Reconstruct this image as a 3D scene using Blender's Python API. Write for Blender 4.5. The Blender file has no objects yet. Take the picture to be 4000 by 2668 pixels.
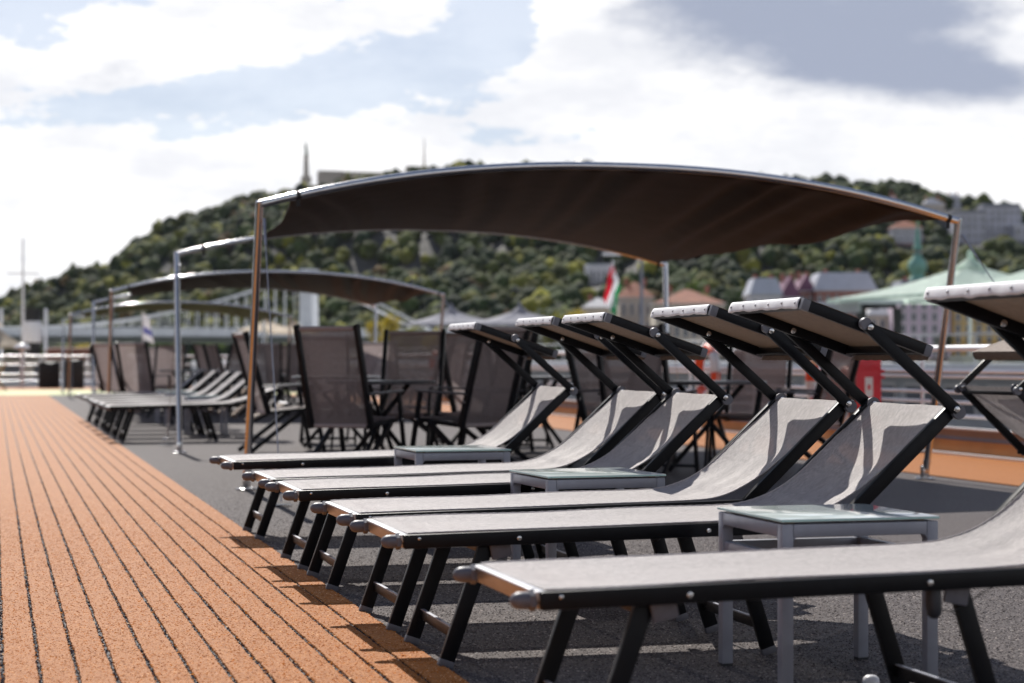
import bpy, bmesh, math, random
import numpy as np
from mathutils import Vector, Matrix, noise as mnoise

R = math.radians
random.seed(7)
rng = np.random.default_rng(7)
scene = bpy.context.scene
COL = scene.collection

# ------------------------------------------------------------------ camera
F_PX, CAM_H, HZN = 7500.0, 0.9, 1403.0          # focal length in photo pixels, eye height, horizon row
YAW = math.atan(2020 / F_PX)
cam_d = bpy.data.cameras.new('camera')
cam_d.sensor_width = 36.0
cam_d.lens = F_PX / 4000 * 36.0
cam_d.shift_y = (HZN - 1334) / 4000
cam_d.clip_start, cam_d.clip_end = 0.05, 6000
cam_d.dof.use_dof = True
cam_d.dof.focus_distance = 6.9
cam_d.dof.aperture_fstop = 3.2
cam = bpy.data.objects.new('camera', cam_d)
cam.location = (0, 0, CAM_H)
cam.rotation_euler = (R(90), 0, -YAW)
COL.objects.link(cam)
scene.camera = cam

# ------------------------------------------------------------------ world, sun, exposure
SUN_AZ, SUN_EL = 0.0, 42.0                        # degrees clockwise from +Y, elevation
sun_d = bpy.data.lights.new('sun', 'SUN')
sun_d.energy, sun_d.angle, sun_d.color = 5.0, R(0.53), (1.0, 0.95, 0.88)
sun = bpy.data.objects.new('sun', sun_d)
sun.rotation_euler = (R(SUN_EL - 90), 0, R(-SUN_AZ))
sun.location = (0, 0, 50)
COL.objects.link(sun)

vs = scene.view_settings
vs.view_transform, vs.look, vs.gamma, vs.exposure = 'Standard', 'None', 1.0, 0.14
vs.use_curve_mapping = False
scene.cycles.use_denoising = True
scene.cycles.max_bounces = 8
scene.cycles.transparent_max_bounces = 16
scene.cycles.caustics_reflective = False
scene.cycles.caustics_refractive = False
scene.cycles.sample_clamp_indirect = 6.0


class NT:
    """small helper for building node trees"""
    def __init__(self, tree):
        self.t = tree
        tree.nodes.clear()

    def n(self, typ, **kw):
        nd = self.t.nodes.new(typ)
        for k, v in kw.items():
            setattr(nd, k, v)
        return nd

    def l(self, a, b):
        self.t.links.new(a, b)

    def put(self, sock, v):
        if hasattr(v, 'is_output'):
            self.l(v, sock)
        else:
            sock.default_value = v

    def m(self, op, a, b=None, c=None, clamp=False):
        nd = self.n('ShaderNodeMath', operation=op, use_clamp=clamp)
        for i, v in enumerate((a, b, c)):
            if v is not None:
                self.put(nd.inputs[i], v)
        return nd.outputs[0]

    def mix(self, f, a, b):
        nd = self.n('ShaderNodeMix', data_type='RGBA')
        self.put(nd.inputs[0], f)
        for s, v in ((nd.inputs[6], a), (nd.inputs[7], b)):
            self.put(s, (*v, 1) if isinstance(v, tuple) and len(v) == 3 else v)
        return nd.outputs[2]

    def noise(self, vec, scale, detail=3.0, rough=0.55):
        nd = self.n('ShaderNodeTexNoise')
        nd.inputs['Scale'].default_value = scale
        nd.inputs['Detail'].default_value = detail
        nd.inputs['Roughness'].default_value = rough
        if vec is not None:
            self.l(vec, nd.inputs['Vector'])
        return nd.outputs['Fac']

    def smooth(self, v, lo, hi):
        nd = self.n('ShaderNodeMapRange', interpolation_type='SMOOTHSTEP')
        self.put(nd.inputs[0], v)
        nd.inputs[1].default_value, nd.inputs[2].default_value = lo, hi
        return nd.outputs[0]

    def mapping(self, vec, scale=(1, 1, 1), rot=(0, 0, 0)):
        nd = self.n('ShaderNodeMapping')
        nd.inputs['Scale'].default_value = scale
        nd.inputs['Rotation'].default_value = rot
        self.l(vec, nd.inputs['Vector'])
        return nd.outputs[0]


def build_world():
    w = bpy.data.worlds.new('World')
    scene.world = w
    w.use_nodes = True
    N = NT(w.node_tree)
    sky = N.n('ShaderNodeTexSky', sky_type='NISHITA', sun_disc=False)
    sky.sun_elevation, sky.sun_rotation = R(SUN_EL), R(SUN_AZ)
    sky.air_density, sky.dust_density, sky.ozone_density = 1.0, 0.3, 2.0
    g = N.n('ShaderNodeTexCoord').outputs['Generated']
    sp = N.n('ShaderNodeSeparateXYZ')
    N.l(g, sp.inputs[0])
    x, y, z = sp.outputs
    az = N.m('MULTIPLY', N.m('ARCTAN2', x, y), 57.2958)
    el = N.m('MULTIPLY', N.m('ARCSINE', z), 57.2958)
    n_big = N.noise(N.mapping(g, (5.0, 5.0, 15.0)), 1.0, 3.0, 0.5)
    n_fine = N.noise(N.mapping(g, (16.0, 16.0, 44.0)), 1.0, 9.0, 0.66)

    def blob(a0, e0, sa, se, tilt, amp):
        ct, st = math.cos(R(tilt)), math.sin(R(tilt))
        da, de = N.m('SUBTRACT', az, a0), N.m('SUBTRACT', el, e0)
        p = N.m('DIVIDE', N.m('ADD', N.m('MULTIPLY', da, ct), N.m('MULTIPLY', de, st)), sa)
        q = N.m('DIVIDE', N.m('SUBTRACT', N.m('MULTIPLY', de, ct), N.m('MULTIPLY', da, st)), se)
        r2 = N.m('ADD', N.m('MULTIPLY', p, p), N.m('MULTIPLY', q, q))
        return N.m('MULTIPLY', N.m('EXPONENT', N.m('MULTIPLY', r2, -1.0)), amp)

    def px(xd, yd):
        return 15.07 + (xd - 1175) * 0.0130, (824.6 - yd) * 0.0130

    c = N.m('ADD', N.m('MULTIPLY', n_big, 0.7), N.m('SUBTRACT', N.m('MULTIPLY', n_fine, 1.7), 0.40))   # mean about 0.8
    low = N.m('MULTIPLY', N.smooth(el, 7.8, 5.2), 0.45)
    c = N.m('ADD', c, low)
    for (xd, yd, sa, se, tl, am) in ((60, 15, 3.2, .55, 9, -.42), (450, 110, 7.5, .95, 8, .45), (560, 215, 7.6, .50, 9, -.40),
                                     (1130, 75, 1.6, 1.1, 20, -.50), (1330, 70, .85, 1.3, 80, .6), (1850, 60, 7.0, 3.2, 0, .75), (2150, 160, 4.5, 1.6, 0, .5)):
        a0, e0 = px(xd, yd)
        c = N.m('ADD', c, blob(a0, e0, sa, se, tl, am))
    cover = N.smooth(c, 0.66, 0.92)
    veil = N.m('MULTIPLY', N.smooth(el, 30.0, 8.0), 0.58)
    thin = N.m('ADD', N.m('MULTIPLY', N.smooth(el, 40.0, 12.0), 0.85), 0.15)         # clouds open up overhead
    cover = N.m('MAXIMUM', N.m('MULTIPLY', cover, thin), veil)
    # grey cloud bases
    gsum = N.m('MULTIPLY', N.m('SUBTRACT', N.noise(N.mapping(g, (3.0, 3.0, 9.0)), 1.0, 2.0, 0.5), 0.5), 0.9)
    gsum = N.m('ADD', gsum, N.m('MULTIPLY', N.m('SUBTRACT', n_fine, 0.5), 1.3))
    for (xd, yd, sa, se, tl, am) in ((1850, 40, 6.0, 1.9, -2, 1.0), (2120, 185, 4.2, .85, -3, .8), (2345, 125, 1.0, .5, 20, -.7),
                                     (1290, 40, .7, 1.8, 0, -.9), (60, 560, 3.5, 1.0, 0, .22), (700, 560, 9, 2.0, 0, -.3)):
        a0, e0 = px(xd, yd)
        gsum = N.m('ADD', gsum, blob(a0, e0, sa, se, tl, am))
    grey = N.smooth(gsum, 0.12, 0.78)
    lum = N.noise(N.mapping(g, (9.0, 9.0, 26.0)), 1.0, 6.0, 0.6)
    white = N.mix(N.smooth(lum, 0.35, 0.6), (13.6, 13.8, 14.5), (16.9, 16.8, 16.9))
    cloud = N.mix(grey, white, (6.0, 6.7, 8.6))
    skyc = N.n('ShaderNodeVectorMath', operation='MULTIPLY')
    N.l(sky.outputs[0], skyc.inputs[0])
    skyc.inputs[1].default_value = (0.86, 1.0, 1.22)
    col = N.mix(cover, skyc.outputs[0], cloud)
    bg = N.n('ShaderNodeBackground')
    N.l(col, bg.inputs[0])
    bg.inputs[1].default_value = 0.06
    out = N.n('ShaderNodeOutputWorld')
    N.l(bg.outputs[0], out.inputs[0])


build_world()

# ------------------------------------------------------------------ pixel -> place helpers (photo is 4000 x 2668)
CY, SY = math.cos(YAW), math.sin(YAW)


def wd(u, d, v=None):
    r = (u - 2000) / F_PX
    return Vector((d * (r * CY + SY), d * (CY - r * SY), CAM_H - ((v if v is not None else HZN) - HZN) / F_PX * d))


def wx(u, v, X):
    r = (u - 2000) / F_PX
    return wd(u, X / (r * CY + SY), v)


def wy(u, v, Y):
    r = (u - 2000) / F_PX
    return wd(u, Y / (CY - r * SY), v)


# ------------------------------------------------------------------ materials
MATS = {}


def mat(name, col, rough=0.5, metal=0.0, var=0.0, vscale=8.0, bump=0.0, bscale=40.0, bdist=0.002, spec=0.5,
        coat=0.0, emit=None, alpha=1.0, trans=0.0, sheen=0.0):
    if name in MATS:
        return MATS[name]
    m = bpy.data.materials.new(name)
    m.use_nodes = True
    N = NT(m.node_tree)
    b = N.n('ShaderNodeBsdfPrincipled')
    out = N.n('ShaderNodeOutputMaterial')
    N.l(b.outputs[0], out.inputs[0])
    b.inputs['Roughness'].default_value = rough
    b.inputs['Metallic'].default_value = metal
    b.inputs['Specular IOR Level'].default_value = spec
    b.inputs['Coat Weight'].default_value = coat
    b.inputs['Alpha'].default_value = alpha
    b.inputs['Sheen Weight'].default_value = sheen
    b.inputs['Transmission Weight'].default_value = trans
    oc = N.n('ShaderNodeTexCoord').outputs['Object']
    if var:
        f = N.noise(oc, vscale, 4.0, 0.6)
        f = N.smooth(f, 0.25, 0.75)
        lo = tuple(max(0, c * (1 - var)) for c in col)
        hi = tuple(c * (1 + var) for c in col)
        N.l(N.mix(f, lo, hi), b.inputs['Base Color'])
        rr = N.n('ShaderNodeMapRange')
        N.l(N.noise(oc, vscale * 2.3, 3.0), rr.inputs[0])
        rr.inputs[3].default_value, rr.inputs[4].default_value = max(0.02, rough * 0.75), min(1, rough * 1.3)
        N.l(rr.outputs[0], b.inputs['Roughness'])
    else:
        b.inputs['Base Color'].default_value = (*col, 1)
    if bump:
        bp = N.n('ShaderNodeBump')
        bp.inputs['Strength'].default_value = bump
        bp.inputs['Distance'].default_value = bdist
        N.l(N.noise(oc, bscale, 3.0), bp.inputs['Height'])
        N.l(bp.outputs[0], b.inputs['Normal'])
    if emit:
        b.inputs['Emission Color'].default_value = (*emit[0], 1)
        b.inputs['Emission Strength'].default_value = emit[1]
    MATS[name] = m
    return m


def carpet_mat(name, base, dark, light, grain, bumpd, spec, blot=0.12):
    """short looped pile: speckled colour, fibre relief, slight gloss on the loops"""
    m = bpy.data.materials.new(name)
    m.use_nodes = True
    N = NT(m.node_tree)
    b = N.n('ShaderNodeBsdfPrincipled')
    out = N.n('ShaderNodeOutputMaterial')
    N.l(b.outputs[0], out.inputs[0])
    geo = N.n('ShaderNodeNewGeometry').outputs['Position']
    n1 = N.noise(geo, grain, 2.0, 0.7)
    n2 = N.noise(geo, grain * 0.31, 3.0, 0.6)
    n3 = N.noise(geo, 1.7, 4.0, 0.6)
    n4 = N.noise(geo, 11.0, 3.0, 0.6)
    c = N.mix(N.smooth(n1, 0.3, 0.7), dark, light)
    c = N.mix(0.5, c, base)
    c = N.mix(N.m('MULTIPLY', N.smooth(n2, 0.35, 0.7), 0.35), c, dark)
    dirt = N.m('ADD', N.m('MULTIPLY', N.smooth(n3, 0.35, 0.75), blot), N.m('MULTIPLY', N.smooth(n4, 0.45, 0.8), blot))
    c = N.mix(dirt, c, tuple(x * 0.62 for x in base))
    N.l(c, b.inputs['Base Color'])
    b.inputs['Roughness'].default_value = 0.55
    b.inputs['Specular IOR Level'].default_value = spec
    hgt = N.m('ADD', n1, N.m('MULTIPLY', n2, 0.8))
    bp = N.n('ShaderNodeBump')
    bp.inputs['Strength'].default_value = 1.0
    bp.inputs['Distance'].default_value = bumpd
    N.l(hgt, bp.inputs['Height'])
    N.l(bp.outputs[0], b.inputs['Normal'])
    MATS[name] = m
    return m


def mesh_fabric(name, yarn, gap, period=0.0042, through=0.10, transl=0.35, rough=0.55, open_=0.75):
    """woven PVC mesh: yarn rows by UV (metres), open holes, light passing through"""
    m = bpy.data.materials.new(name)
    m.use_nodes = True
    N = NT(m.node_tree)
    out = N.n('ShaderNodeOutputMaterial')
    uv = N.n('ShaderNodeUVMap').outputs[0]
    sp = N.n('ShaderNodeSeparateXYZ')
    N.l(uv, sp.inputs[0])
    k = 2 * math.pi / period
    su = N.m('SINE', N.m('MULTIPLY', sp.outputs[0], k))
    sv = N.m('SINE', N.m('MULTIPLY', sp.outputs[1], k))
    w = N.m('MULTIPLY', su, sv)                                    # checker of over/under yarns
    hole = N.smooth(N.m('ADD', N.m('ABSOLUTE', su), N.m('ABSOLUTE', sv)), open_, open_ * 0.5)
    oc = N.n('ShaderNodeTexCoord').outputs['Object']
    fade = N.noise(oc, 5.0, 4.0, 0.65)
    fine = N.noise(oc, 60.0, 2.0, 0.6)
    c = N.mix(N.smooth(w, -0.8, 0.8), tuple(x * 0.78 for x in yarn), tuple(x * 1.15 for x in yarn))
    c = N.mix(N.m('MULTIPLY', N.smooth(fade, 0.4, 0.75), 0.22), c, tuple(x * 0.7 for x in yarn))
    c = N.mix(N.m('MULTIPLY', N.smooth(fine, 0.4, 0.75), 0.15), c, tuple(min(.9, x * 1.35) for x in yarn))
    cell = N.n('ShaderNodeTexWhiteNoise', noise_dimensions='2D')
    fl_ = N.n('ShaderNodeVectorMath', operation='FLOOR')
    N.l(N.mapping(uv, (2.0 / period / 3, 2.0 / period, 1)), fl_.inputs[0])
    N.l(fl_.outputs[0], cell.inputs['Vector'])
    c = N.mix(N.m('MULTIPLY', cell.outputs['Value'], 0.55), c, tuple(x * 0.45 for x in yarn))
    c = N.mix(N.m('MULTIPLY', hole, 0.75), c, gap)
    b = N.n('ShaderNodeBsdfPrincipled')
    N.l(c, b.inputs['Base Color'])
    b.inputs['Roughness'].default_value = rough
    b.inputs['Specular IOR Level'].default_value = 0.35
    bp = N.n('ShaderNodeBump')
    bp.inputs['Strength'].default_value = 0.7
    bp.inputs['Distance'].default_value = 0.0012
    N.l(N.m('SUBTRACT', w, N.m('MULTIPLY', hole, 1.2)), bp.inputs['Height'])
    N.l(bp.outputs[0], b.inputs['Normal'])
    tl = N.n('ShaderNodeBsdfTranslucent')
    N.l(c, tl.inputs[0])
    mx = N.n('ShaderNodeMixShader')
    mx.inputs[0].default_value = transl
    N.l(b.outputs[0], mx.inputs[1])
    N.l(tl.outputs[0], mx.inputs[2])
    tr = N.n('ShaderNodeBsdfTransparent')
    mx2 = N.n('ShaderNodeMixShader')
    N.put(mx2.inputs[0], N.m('MULTIPLY', hole, min(1.0, through * 5.0)))
    N.l(mx.outputs[0], mx2.inputs[1])
    N.l(tr.outputs[0], mx2.inputs[2])
    N.l(mx2.outputs[0], out.inputs[0])
    MATS[name] = m
    return m


def attr_mat(name, rough=0.8, transl=0.0, spec=0.2, var=0.25, vscale=0.6):
    """base colour from the per-leaf / per-tree colour stored on the mesh"""
    m = bpy.data.materials.new(name)
    m.use_nodes = True
    N = NT(m.node_tree)
    out = N.n('ShaderNodeOutputMaterial')
    a = N.n('ShaderNodeVertexColor', layer_name='tint').outputs[0]
    geo = N.n('ShaderNodeNewGeometry').outputs['Position']
    f = N.smooth(N.noise(geo, vscale, 5.0, 0.7), 0.3, 0.7)
    sc = N.n('ShaderNodeVectorMath', operation='SCALE')
    N.l(a, sc.inputs[0])
    N.l(N.m('ADD', N.m('MULTIPLY', f, 2 * var), 1 - var), sc.inputs['Scale'])
    b = N.n('ShaderNodeBsdfPrincipled')
    N.l(sc.outputs[0], b.inputs['Base Color'])
    b.inputs['Roughness'].default_value = rough
    b.inputs['Specular IOR Level'].default_value = spec
    if var > 0.3:
        bp = N.n('ShaderNodeBump')
        bp.inputs['Strength'].default_value = 0.8
        bp.inputs['Distance'].default_value = 1.0
        N.l(N.noise(geo, vscale * 1.5, 4.0, 0.7), bp.inputs['Height'])
        N.l(bp.outputs[0], b.inputs['Normal'])
    if transl:
        tl = N.n('ShaderNodeBsdfTranslucent')
        N.l(sc.outputs[0], tl.inputs[0])
        mx = N.n('ShaderNodeMixShader')
        mx.inputs[0].default_value = transl
        N.l(b.outputs[0], mx.inputs[1])
        N.l(tl.outputs[0], mx.inputs[2])
        N.l(mx.outputs[0], out.inputs[0])
    else:
        N.l(b.outputs[0], out.inputs[0])
    MATS[name] = m
    return m


def cloth_mat(name, col, transl=0.25, rough=0.7, spec=0.08):
    m = bpy.data.materials.new(name)
    m.use_nodes = True
    N = NT(m.node_tree)
    out = N.n('ShaderNodeOutputMaterial')
    oc = N.n('ShaderNodeTexCoord').outputs['Object']
    f = N.smooth(N.noise(oc, 3.0, 5.0, 0.6), 0.3, 0.7)
    c = N.mix(f, tuple(x * 0.85 for x in col), tuple(x * 1.1 for x in col))
    b = N.n('ShaderNodeBsdfPrincipled')
    N.l(c, b.inputs['Base Color'])
    b.inputs['Roughness'].default_value = rough
    b.inputs['Specular IOR Level'].default_value = spec
    bp = N.n('ShaderNodeBump')
    bp.inputs['Strength'].default_value = 0.4
    bp.inputs['Distance'].default_value = 0.001
    N.l(N.noise(oc, 400.0, 2.0), bp.inputs['Height'])
    N.l(bp.outputs[0], b.inputs['Normal'])
    tl = N.n('ShaderNodeBsdfTranslucent')
    N.l(c, tl.inputs[0])
    mx = N.n('ShaderNodeMixShader')
    mx.inputs[0].default_value = transl
    N.l(b.outputs[0], mx.inputs[1])
    N.l(tl.outputs[0], mx.inputs[2])
    N.l(mx.outputs[0], out.inputs[0])
    MATS[name] = m
    return m


mat('black_paint', (0.0045, 0.005, 0.007), 0.36, 0.0, var=0.25, vscale=14, spec=0.22)
mat('black_paint_matte', (0.008, 0.009, 0.012), 0.45, 0.0, var=0.3, vscale=10, spec=0.25)
mat('grey_plastic', (0.13, 0.13, 0.15), 0.42, 0.0, var=0.12, vscale=30, bump=0.15, bscale=220, bdist=0.0006)
mat('white_metal', (0.75, 0.75, 0.77), 0.35, var=0.05, vscale=3)
mat('dark_plastic', (0.028, 0.03, 0.036), 0.5, 0.0, var=0.2, vscale=20)
mat('aluminium', (0.55, 0.56, 0.58), 0.30, 1.0, var=0.10, vscale=25)
mat('grey_alu_paint', (0.33, 0.345, 0.40), 0.40, 0.25, var=0.10, vscale=9, bump=0.05, bscale=300, bdist=0.0004)
mat('steel', (0.62, 0.62, 0.63), 0.13, 1.0, var=0.06, vscale=6)
mat('steel_bolt', (0.62, 0.61, 0.6), 0.22, 1.0)
mat('wire', (0.42, 0.42, 0.45), 0.38, 1.0)
mat('white_trim', (0.78, 0.78, 0.80), 0.62, 0.0, var=0.05, vscale=60, bump=0.5, bscale=260, bdist=0.0012)
mat('stud', (0.42, 0.42, 0.45), 0.4, 0.2)
mat('black_strap', (0.012, 0.012, 0.014), 0.7)
mat('frosted_glass', (0.78, 0.88, 0.85), 0.12, 0.0, spec=0.5, coat=0.5)
mat('glass_edge', (0.52, 0.80, 0.74), 0.2, 0.0, spec=0.6)
mat('cork_pad', (0.38, 0.30, 0.18), 0.8)
mat('rope', (0.55, 0.54, 0.55), 0.8)
carpet_mat('grey_carpet', (0.120, 0.105, 0.103), (0.027, 0.024, 0.026), (0.32, 0.285, 0.275), 120.0, 0.0050, 0.03)
carpet_mat('orange_carpet', (0.43, 0.155, 0.038), (0.25, 0.070, 0.011), (0.64, 0.30, 0.10), 125.0, 0.0045, 0.06)
carpet_mat('black_carpet', (0.020, 0.018, 0.024), (0.006, 0.006, 0.008), (0.14, 0.13, 0.15), 160.0, 0.0040, 0.12)
carpet_mat('green_carpet', (0.36, 0.40, 0.09), (0.26, 0.30, 0.06), (0.45, 0.48, 0.14), 120.0, 0.0030, 0.2)
mesh_fabric('sling_mesh', (0.67, 0.62, 0.605), (0.06, 0.05, 0.05), 0.0082, 0.09, 0.16, 0.55, 0.95)
mesh_fabric('canopy_mesh', (0.235, 0.155, 0.105), (0.07, 0.045, 0.03), 0.0080, 0.02, 0.09)
mesh_fabric('chair_mesh', (0.40, 0.335, 0.33), (0.05, 0.045, 0.045), 0.0062, 0.20, 0.50, 0.55, 0.95)
cloth_mat('awning_cloth', (0.040, 0.034, 0.033), 0.02, 0.5, 0.014)
cloth_mat('green_parasol', (0.68, 0.79, 0.70), 0.45)
cloth_mat('grey_parasol', (0.32, 0.32, 0.36), 0.2)
cloth_mat('cream_parasol', (0.72, 0.60, 0.45), 0.3)
cloth_mat('flag_red', (0.62, 0.02, 0.04), 0.35)
cloth_mat('flag_white', (0.78, 0.77, 0.80), 0.35)
cloth_mat('flag_green', (0.02, 0.24, 0.09), 0.35)
cloth_mat('flag_blue', (0.16, 0.17, 0.42), 0.35)

# ------------------------------------------------------------------ mesh builder


class MB:
    def __init__(self):
        self.v, self.f, self.uv = [], [], None

    def add(self, verts, faces):
        o = len(self.v)
        self.v += [tuple(p) for p in verts]
        self.f += [tuple(i + o for i in fc) for fc in faces]
        return self

    def box(self, c, s, rot=None, ch=0.0):
        """axis-aligned box (centre, size), optional rotation matrix, optional chamfer"""
        hx, hy, hz = s[0] / 2, s[1] / 2, s[2] / 2
        c = Vector(c)
        if ch <= 0:
            vs_ = [Vector((x, y, z)) for x in (-hx, hx) for y in (-hy, hy) for z in (-hz, hz)]
            fs = [(0, 1, 3, 2), (4, 6, 7, 5), (0, 4, 5, 1), (2, 3, 7, 6), (0, 2, 6, 4), (1, 5, 7, 3)]
        else:
            bm = bmesh.new()
            bmesh.ops.create_cube(bm, size=1.0)
            for p in bm.verts:
                p.co = Vector((p.co.x * s[0], p.co.y * s[1], p.co.z * s[2]))
            bmesh.ops.bevel(bm, geom=bm.edges[:], offset=min(ch, min(s) * 0.45), segments=2, profile=0.6, affect='EDGES')
            vs_ = [p.co.copy() for p in bm.verts]
            bm.verts.index_update()
            fs = [tuple(q.index for q in fc.verts) for fc in bm.faces]
            bm.free()
        if rot is not None:
            vs_ = [rot @ p for p in vs_]
        return self.add([p + c for p in vs_], fs)

    def bar(self, a, b, w, h, side=Vector((0, 1, 0)), ch=0.0):
        """rectangular bar from a to b; w along `side`, h across"""
        a, b = Vector(a), Vector(b)
        d = (b - a)
        L = d.length
        d.normalize()
        sd = Vector(side)
        sd = (sd - d * sd.dot(d)).normalized()
        up = d.cross(sd)
        rot = Matrix((d, sd, up)).transposed()
        return self.box((a + b) / 2, (L, w, h), rot, ch)

    def tube(self, pts, r, seg=10, cap=True, rs=None):
        pts = [Vector(p) for p in pts]
        o = len(self.v)
        n = len(pts)
        prev = None
        for i, p in enumerate(pts):
            t = (pts[min(i + 1, n - 1)] - pts[max(i - 1, 0)]).normalized()
            if prev is None:
                ref = Vector((0, 0, 1)) if abs(t.z) < 0.9 else Vector((1, 0, 0))
                s = t.cross(ref).normalized()
            else:
                s = (prev - t * prev.dot(t)).normalized()
            prev = s
            q = t.cross(s)
            rr = rs[i] if rs else r
            for k in range(seg):
                a = 2 * math.pi * k / seg
                self.v.append(tuple(p + s * math.cos(a) * rr + q * math.sin(a) * rr))
        for i in range(n - 1):
            for k in range(seg):
                k2 = (k + 1) % seg
                self.f.append((o + i * seg + k, o + i * seg + k2, o + (i + 1) * seg + k2, o + (i + 1) * seg + k))
        if cap:
            self.f.append(tuple(o + k for k in reversed(range(seg))))
            self.f.append(tuple(o + (n - 1) * seg + k for k in range(seg)))
        return self

    def cyl(self, a, b, r, seg=14, r2=None):
        return self.tube([a, b], r, seg, True, [r, r if r2 is None else r2])

    def lathe(self, prof, c=(0, 0, 0), seg=20, axis=None):
        """profile [(r, h)] turned about z (or about `axis`) at c"""
        c = Vector(c)
        M = Vector((0, 0, 1)).rotation_difference(Vector(axis)).to_matrix() if axis is not None else Matrix.Identity(3)
        o = len(self.v)
        for (r, h) in prof:
            for k in range(seg):
                a = 2 * math.pi * k / seg
                self.v.append(tuple(c + M @ Vector((r * math.cos(a), r * math.sin(a), h))))
        for i in range(len(prof) - 1):
            for k in range(seg):
                k2 = (k + 1) % seg
                self.f.append((o + i * seg + k, o + i * seg + k2, o + (i + 1) * seg + k2, o + (i + 1) * seg + k))
        self.f.append(tuple(o + k for k in reversed(range(seg))))
        self.f.append(tuple(o + (len(prof) - 1) * seg + k for k in range(seg)))
        return self

    def grid(self, nu, nv, fn, uvfn=None):
        o = len(self.v)
        for i in range(nu):
            for j in range(nv):
                self.v.append(tuple(fn(i / (nu - 1), j / (nv - 1))))
        for i in range(nu - 1):
            for j in range(nv - 1):
                a = o + i * nv + j
                self.f.append((a, a + nv, a + nv + 1, a + 1))
        if uvfn:
            self.uv = [uvfn(i / (nu - 1), j / (nv - 1)) for i in range(nu) for j in range(nv)]
        return self

    def build(self, name, material, parent=None, smooth=False, auto=None):
        me = bpy.data.meshes.new(name)
        me.from_pydata(self.v, [], self.f)
        if self.uv:
            ul = me.uv_layers.new(name='UVMap')
            idx = np.zeros(len(me.loops), dtype=np.int32)
            me.loops.foreach_get('vertex_index', idx)
            ul.data.foreach_set('uv', np.array(self.uv, dtype=np.float32)[idx].ravel())
        me.materials.append(MATS[material] if isinstance(material, str) else material)
        if smooth:
            me.polygons.foreach_set('use_smooth', [True] * len(me.polygons))
            if auto:
                me.set_sharp_from_angle(angle=R(auto))
        me.update()
        ob = bpy.data.objects.new(name, me)
        COL.objects.link(ob)
        if parent is not None:
            ob.parent = parent
        return ob


def tag(o, label=None, cat=None, group=None, kind=None):
    for k, v in (('label', label), ('category', cat), ('group', group), ('kind', kind)):
        if v:
            o[k] = v
    return o


def empty(name, loc=(0, 0, 0), rz=0.0):
    e = bpy.data.objects.new(name, None)
    e.location = loc
    e.rotation_euler = (0, 0, rz)
    e.empty_display_size = 0.1
    COL.objects.link(e)
    return e


def kids(o):
    return [c for c in bpy.data.objects if c.parent == o]


def copy_tree(o, parent=None):
    c = o.copy()
    COL.objects.link(c)
    if parent is not None:
        c.parent = parent
    for ch in list(TREE.get(o.name, ())):
        copy_tree(ch, c)
    return c


def tinted_mesh(name, V, Fc, C, material, parent=None):
    me = bpy.data.meshes.new(name)
    me.vertices.add(len(V))
    me.vertices.foreach_set('co', V.astype(np.float32).ravel())
    k_ = Fc.shape[1]
    me.loops.add(Fc.size)
    me.loops.foreach_set('vertex_index', Fc.astype(np.int32).ravel())
    me.polygons.add(len(Fc))
    me.polygons.foreach_set('loop_start', (np.arange(len(Fc)) * k_).astype(np.int32))
    me.update(calc_edges=True)
    ca = me.color_attributes.new('tint', 'FLOAT_COLOR', 'POINT')
    ca.data.foreach_set('color', np.concatenate([C, np.ones((len(C), 1))], 1).astype(np.float32).ravel())
    me.materials.append(MATS[material])
    ob = bpy.data.objects.new(name, me)
    COL.objects.link(ob)
    if parent is not None:
        ob.parent = parent
    return ob


TREE = {}


def register(o):
    """remember the children of a prototype so that copies are quick"""
    ch = kids(o)
    TREE[o.name] = ch
    for c_ in ch:
        register(c_)


# ================================================================== THE DECK
DECK_END = 63.0
deck = tag(MB().grid(2, 2, lambda a, b: (-3.2 + 11.9 * a, -8 + 71.5 * b, 0.0)).build('deck', 'grey_carpet'), kind='structure')
# orange walkway on the port side: black ground sheet with thirteen orange strips proud of it
walk = tag(MB().box((-0.07, 20.5, 0.002), (2.66, 57, 0.004)).build('carpet_walkway', 'black_carpet'), kind='structure')
pitch = 0.1035
ys = np.concatenate([np.arange(-8, 3.6, 0.25), np.arange(3.6, 14, 0.011), np.arange(14, 24, 0.05), np.arange(24, 49.01, 0.5)])
k = 0
xr = 1.262
while xr > -1.3:
    xl = xr - pitch
    g = 0.0050
    jl = rng.normal(0, 0.0012, len(ys)) + np.interp(ys, np.arange(-8, 50, 0.13), rng.normal(0, 0.0011, len(np.arange(-8, 50, 0.13))))
    jr = rng.normal(0, 0.0012, len(ys)) + np.interp(ys, np.arange(-8, 50, 0.13), rng.normal(0, 0.0011, len(np.arange(-8, 50, 0.13))))
    b = MB()
    n = len(ys)
    right = xr - (g if k else 0.0)
    for i, yy in enumerate(ys):
        a_, b_ = xl + g + jl[i], right + (jr[i] if k else jr[i] * 0.5)
        b.v += [(a_, yy, 0.003), (a_ + 0.002, yy, 0.0095), (b_ - 0.002, yy, 0.0095), (b_, yy, 0.003)]
    for i in range(n - 1):
        for q in range(3):
            b.f.append((4 * i + q, 4 * i + q + 1, 4 * i + 5 + q, 4 * i + 4 + q))
    b.f = [tuple(reversed(f_)) for f_ in b.f]
    b.build('carpet_strip', 'orange_carpet', walk)
    xr = xl
    k += 1


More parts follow.
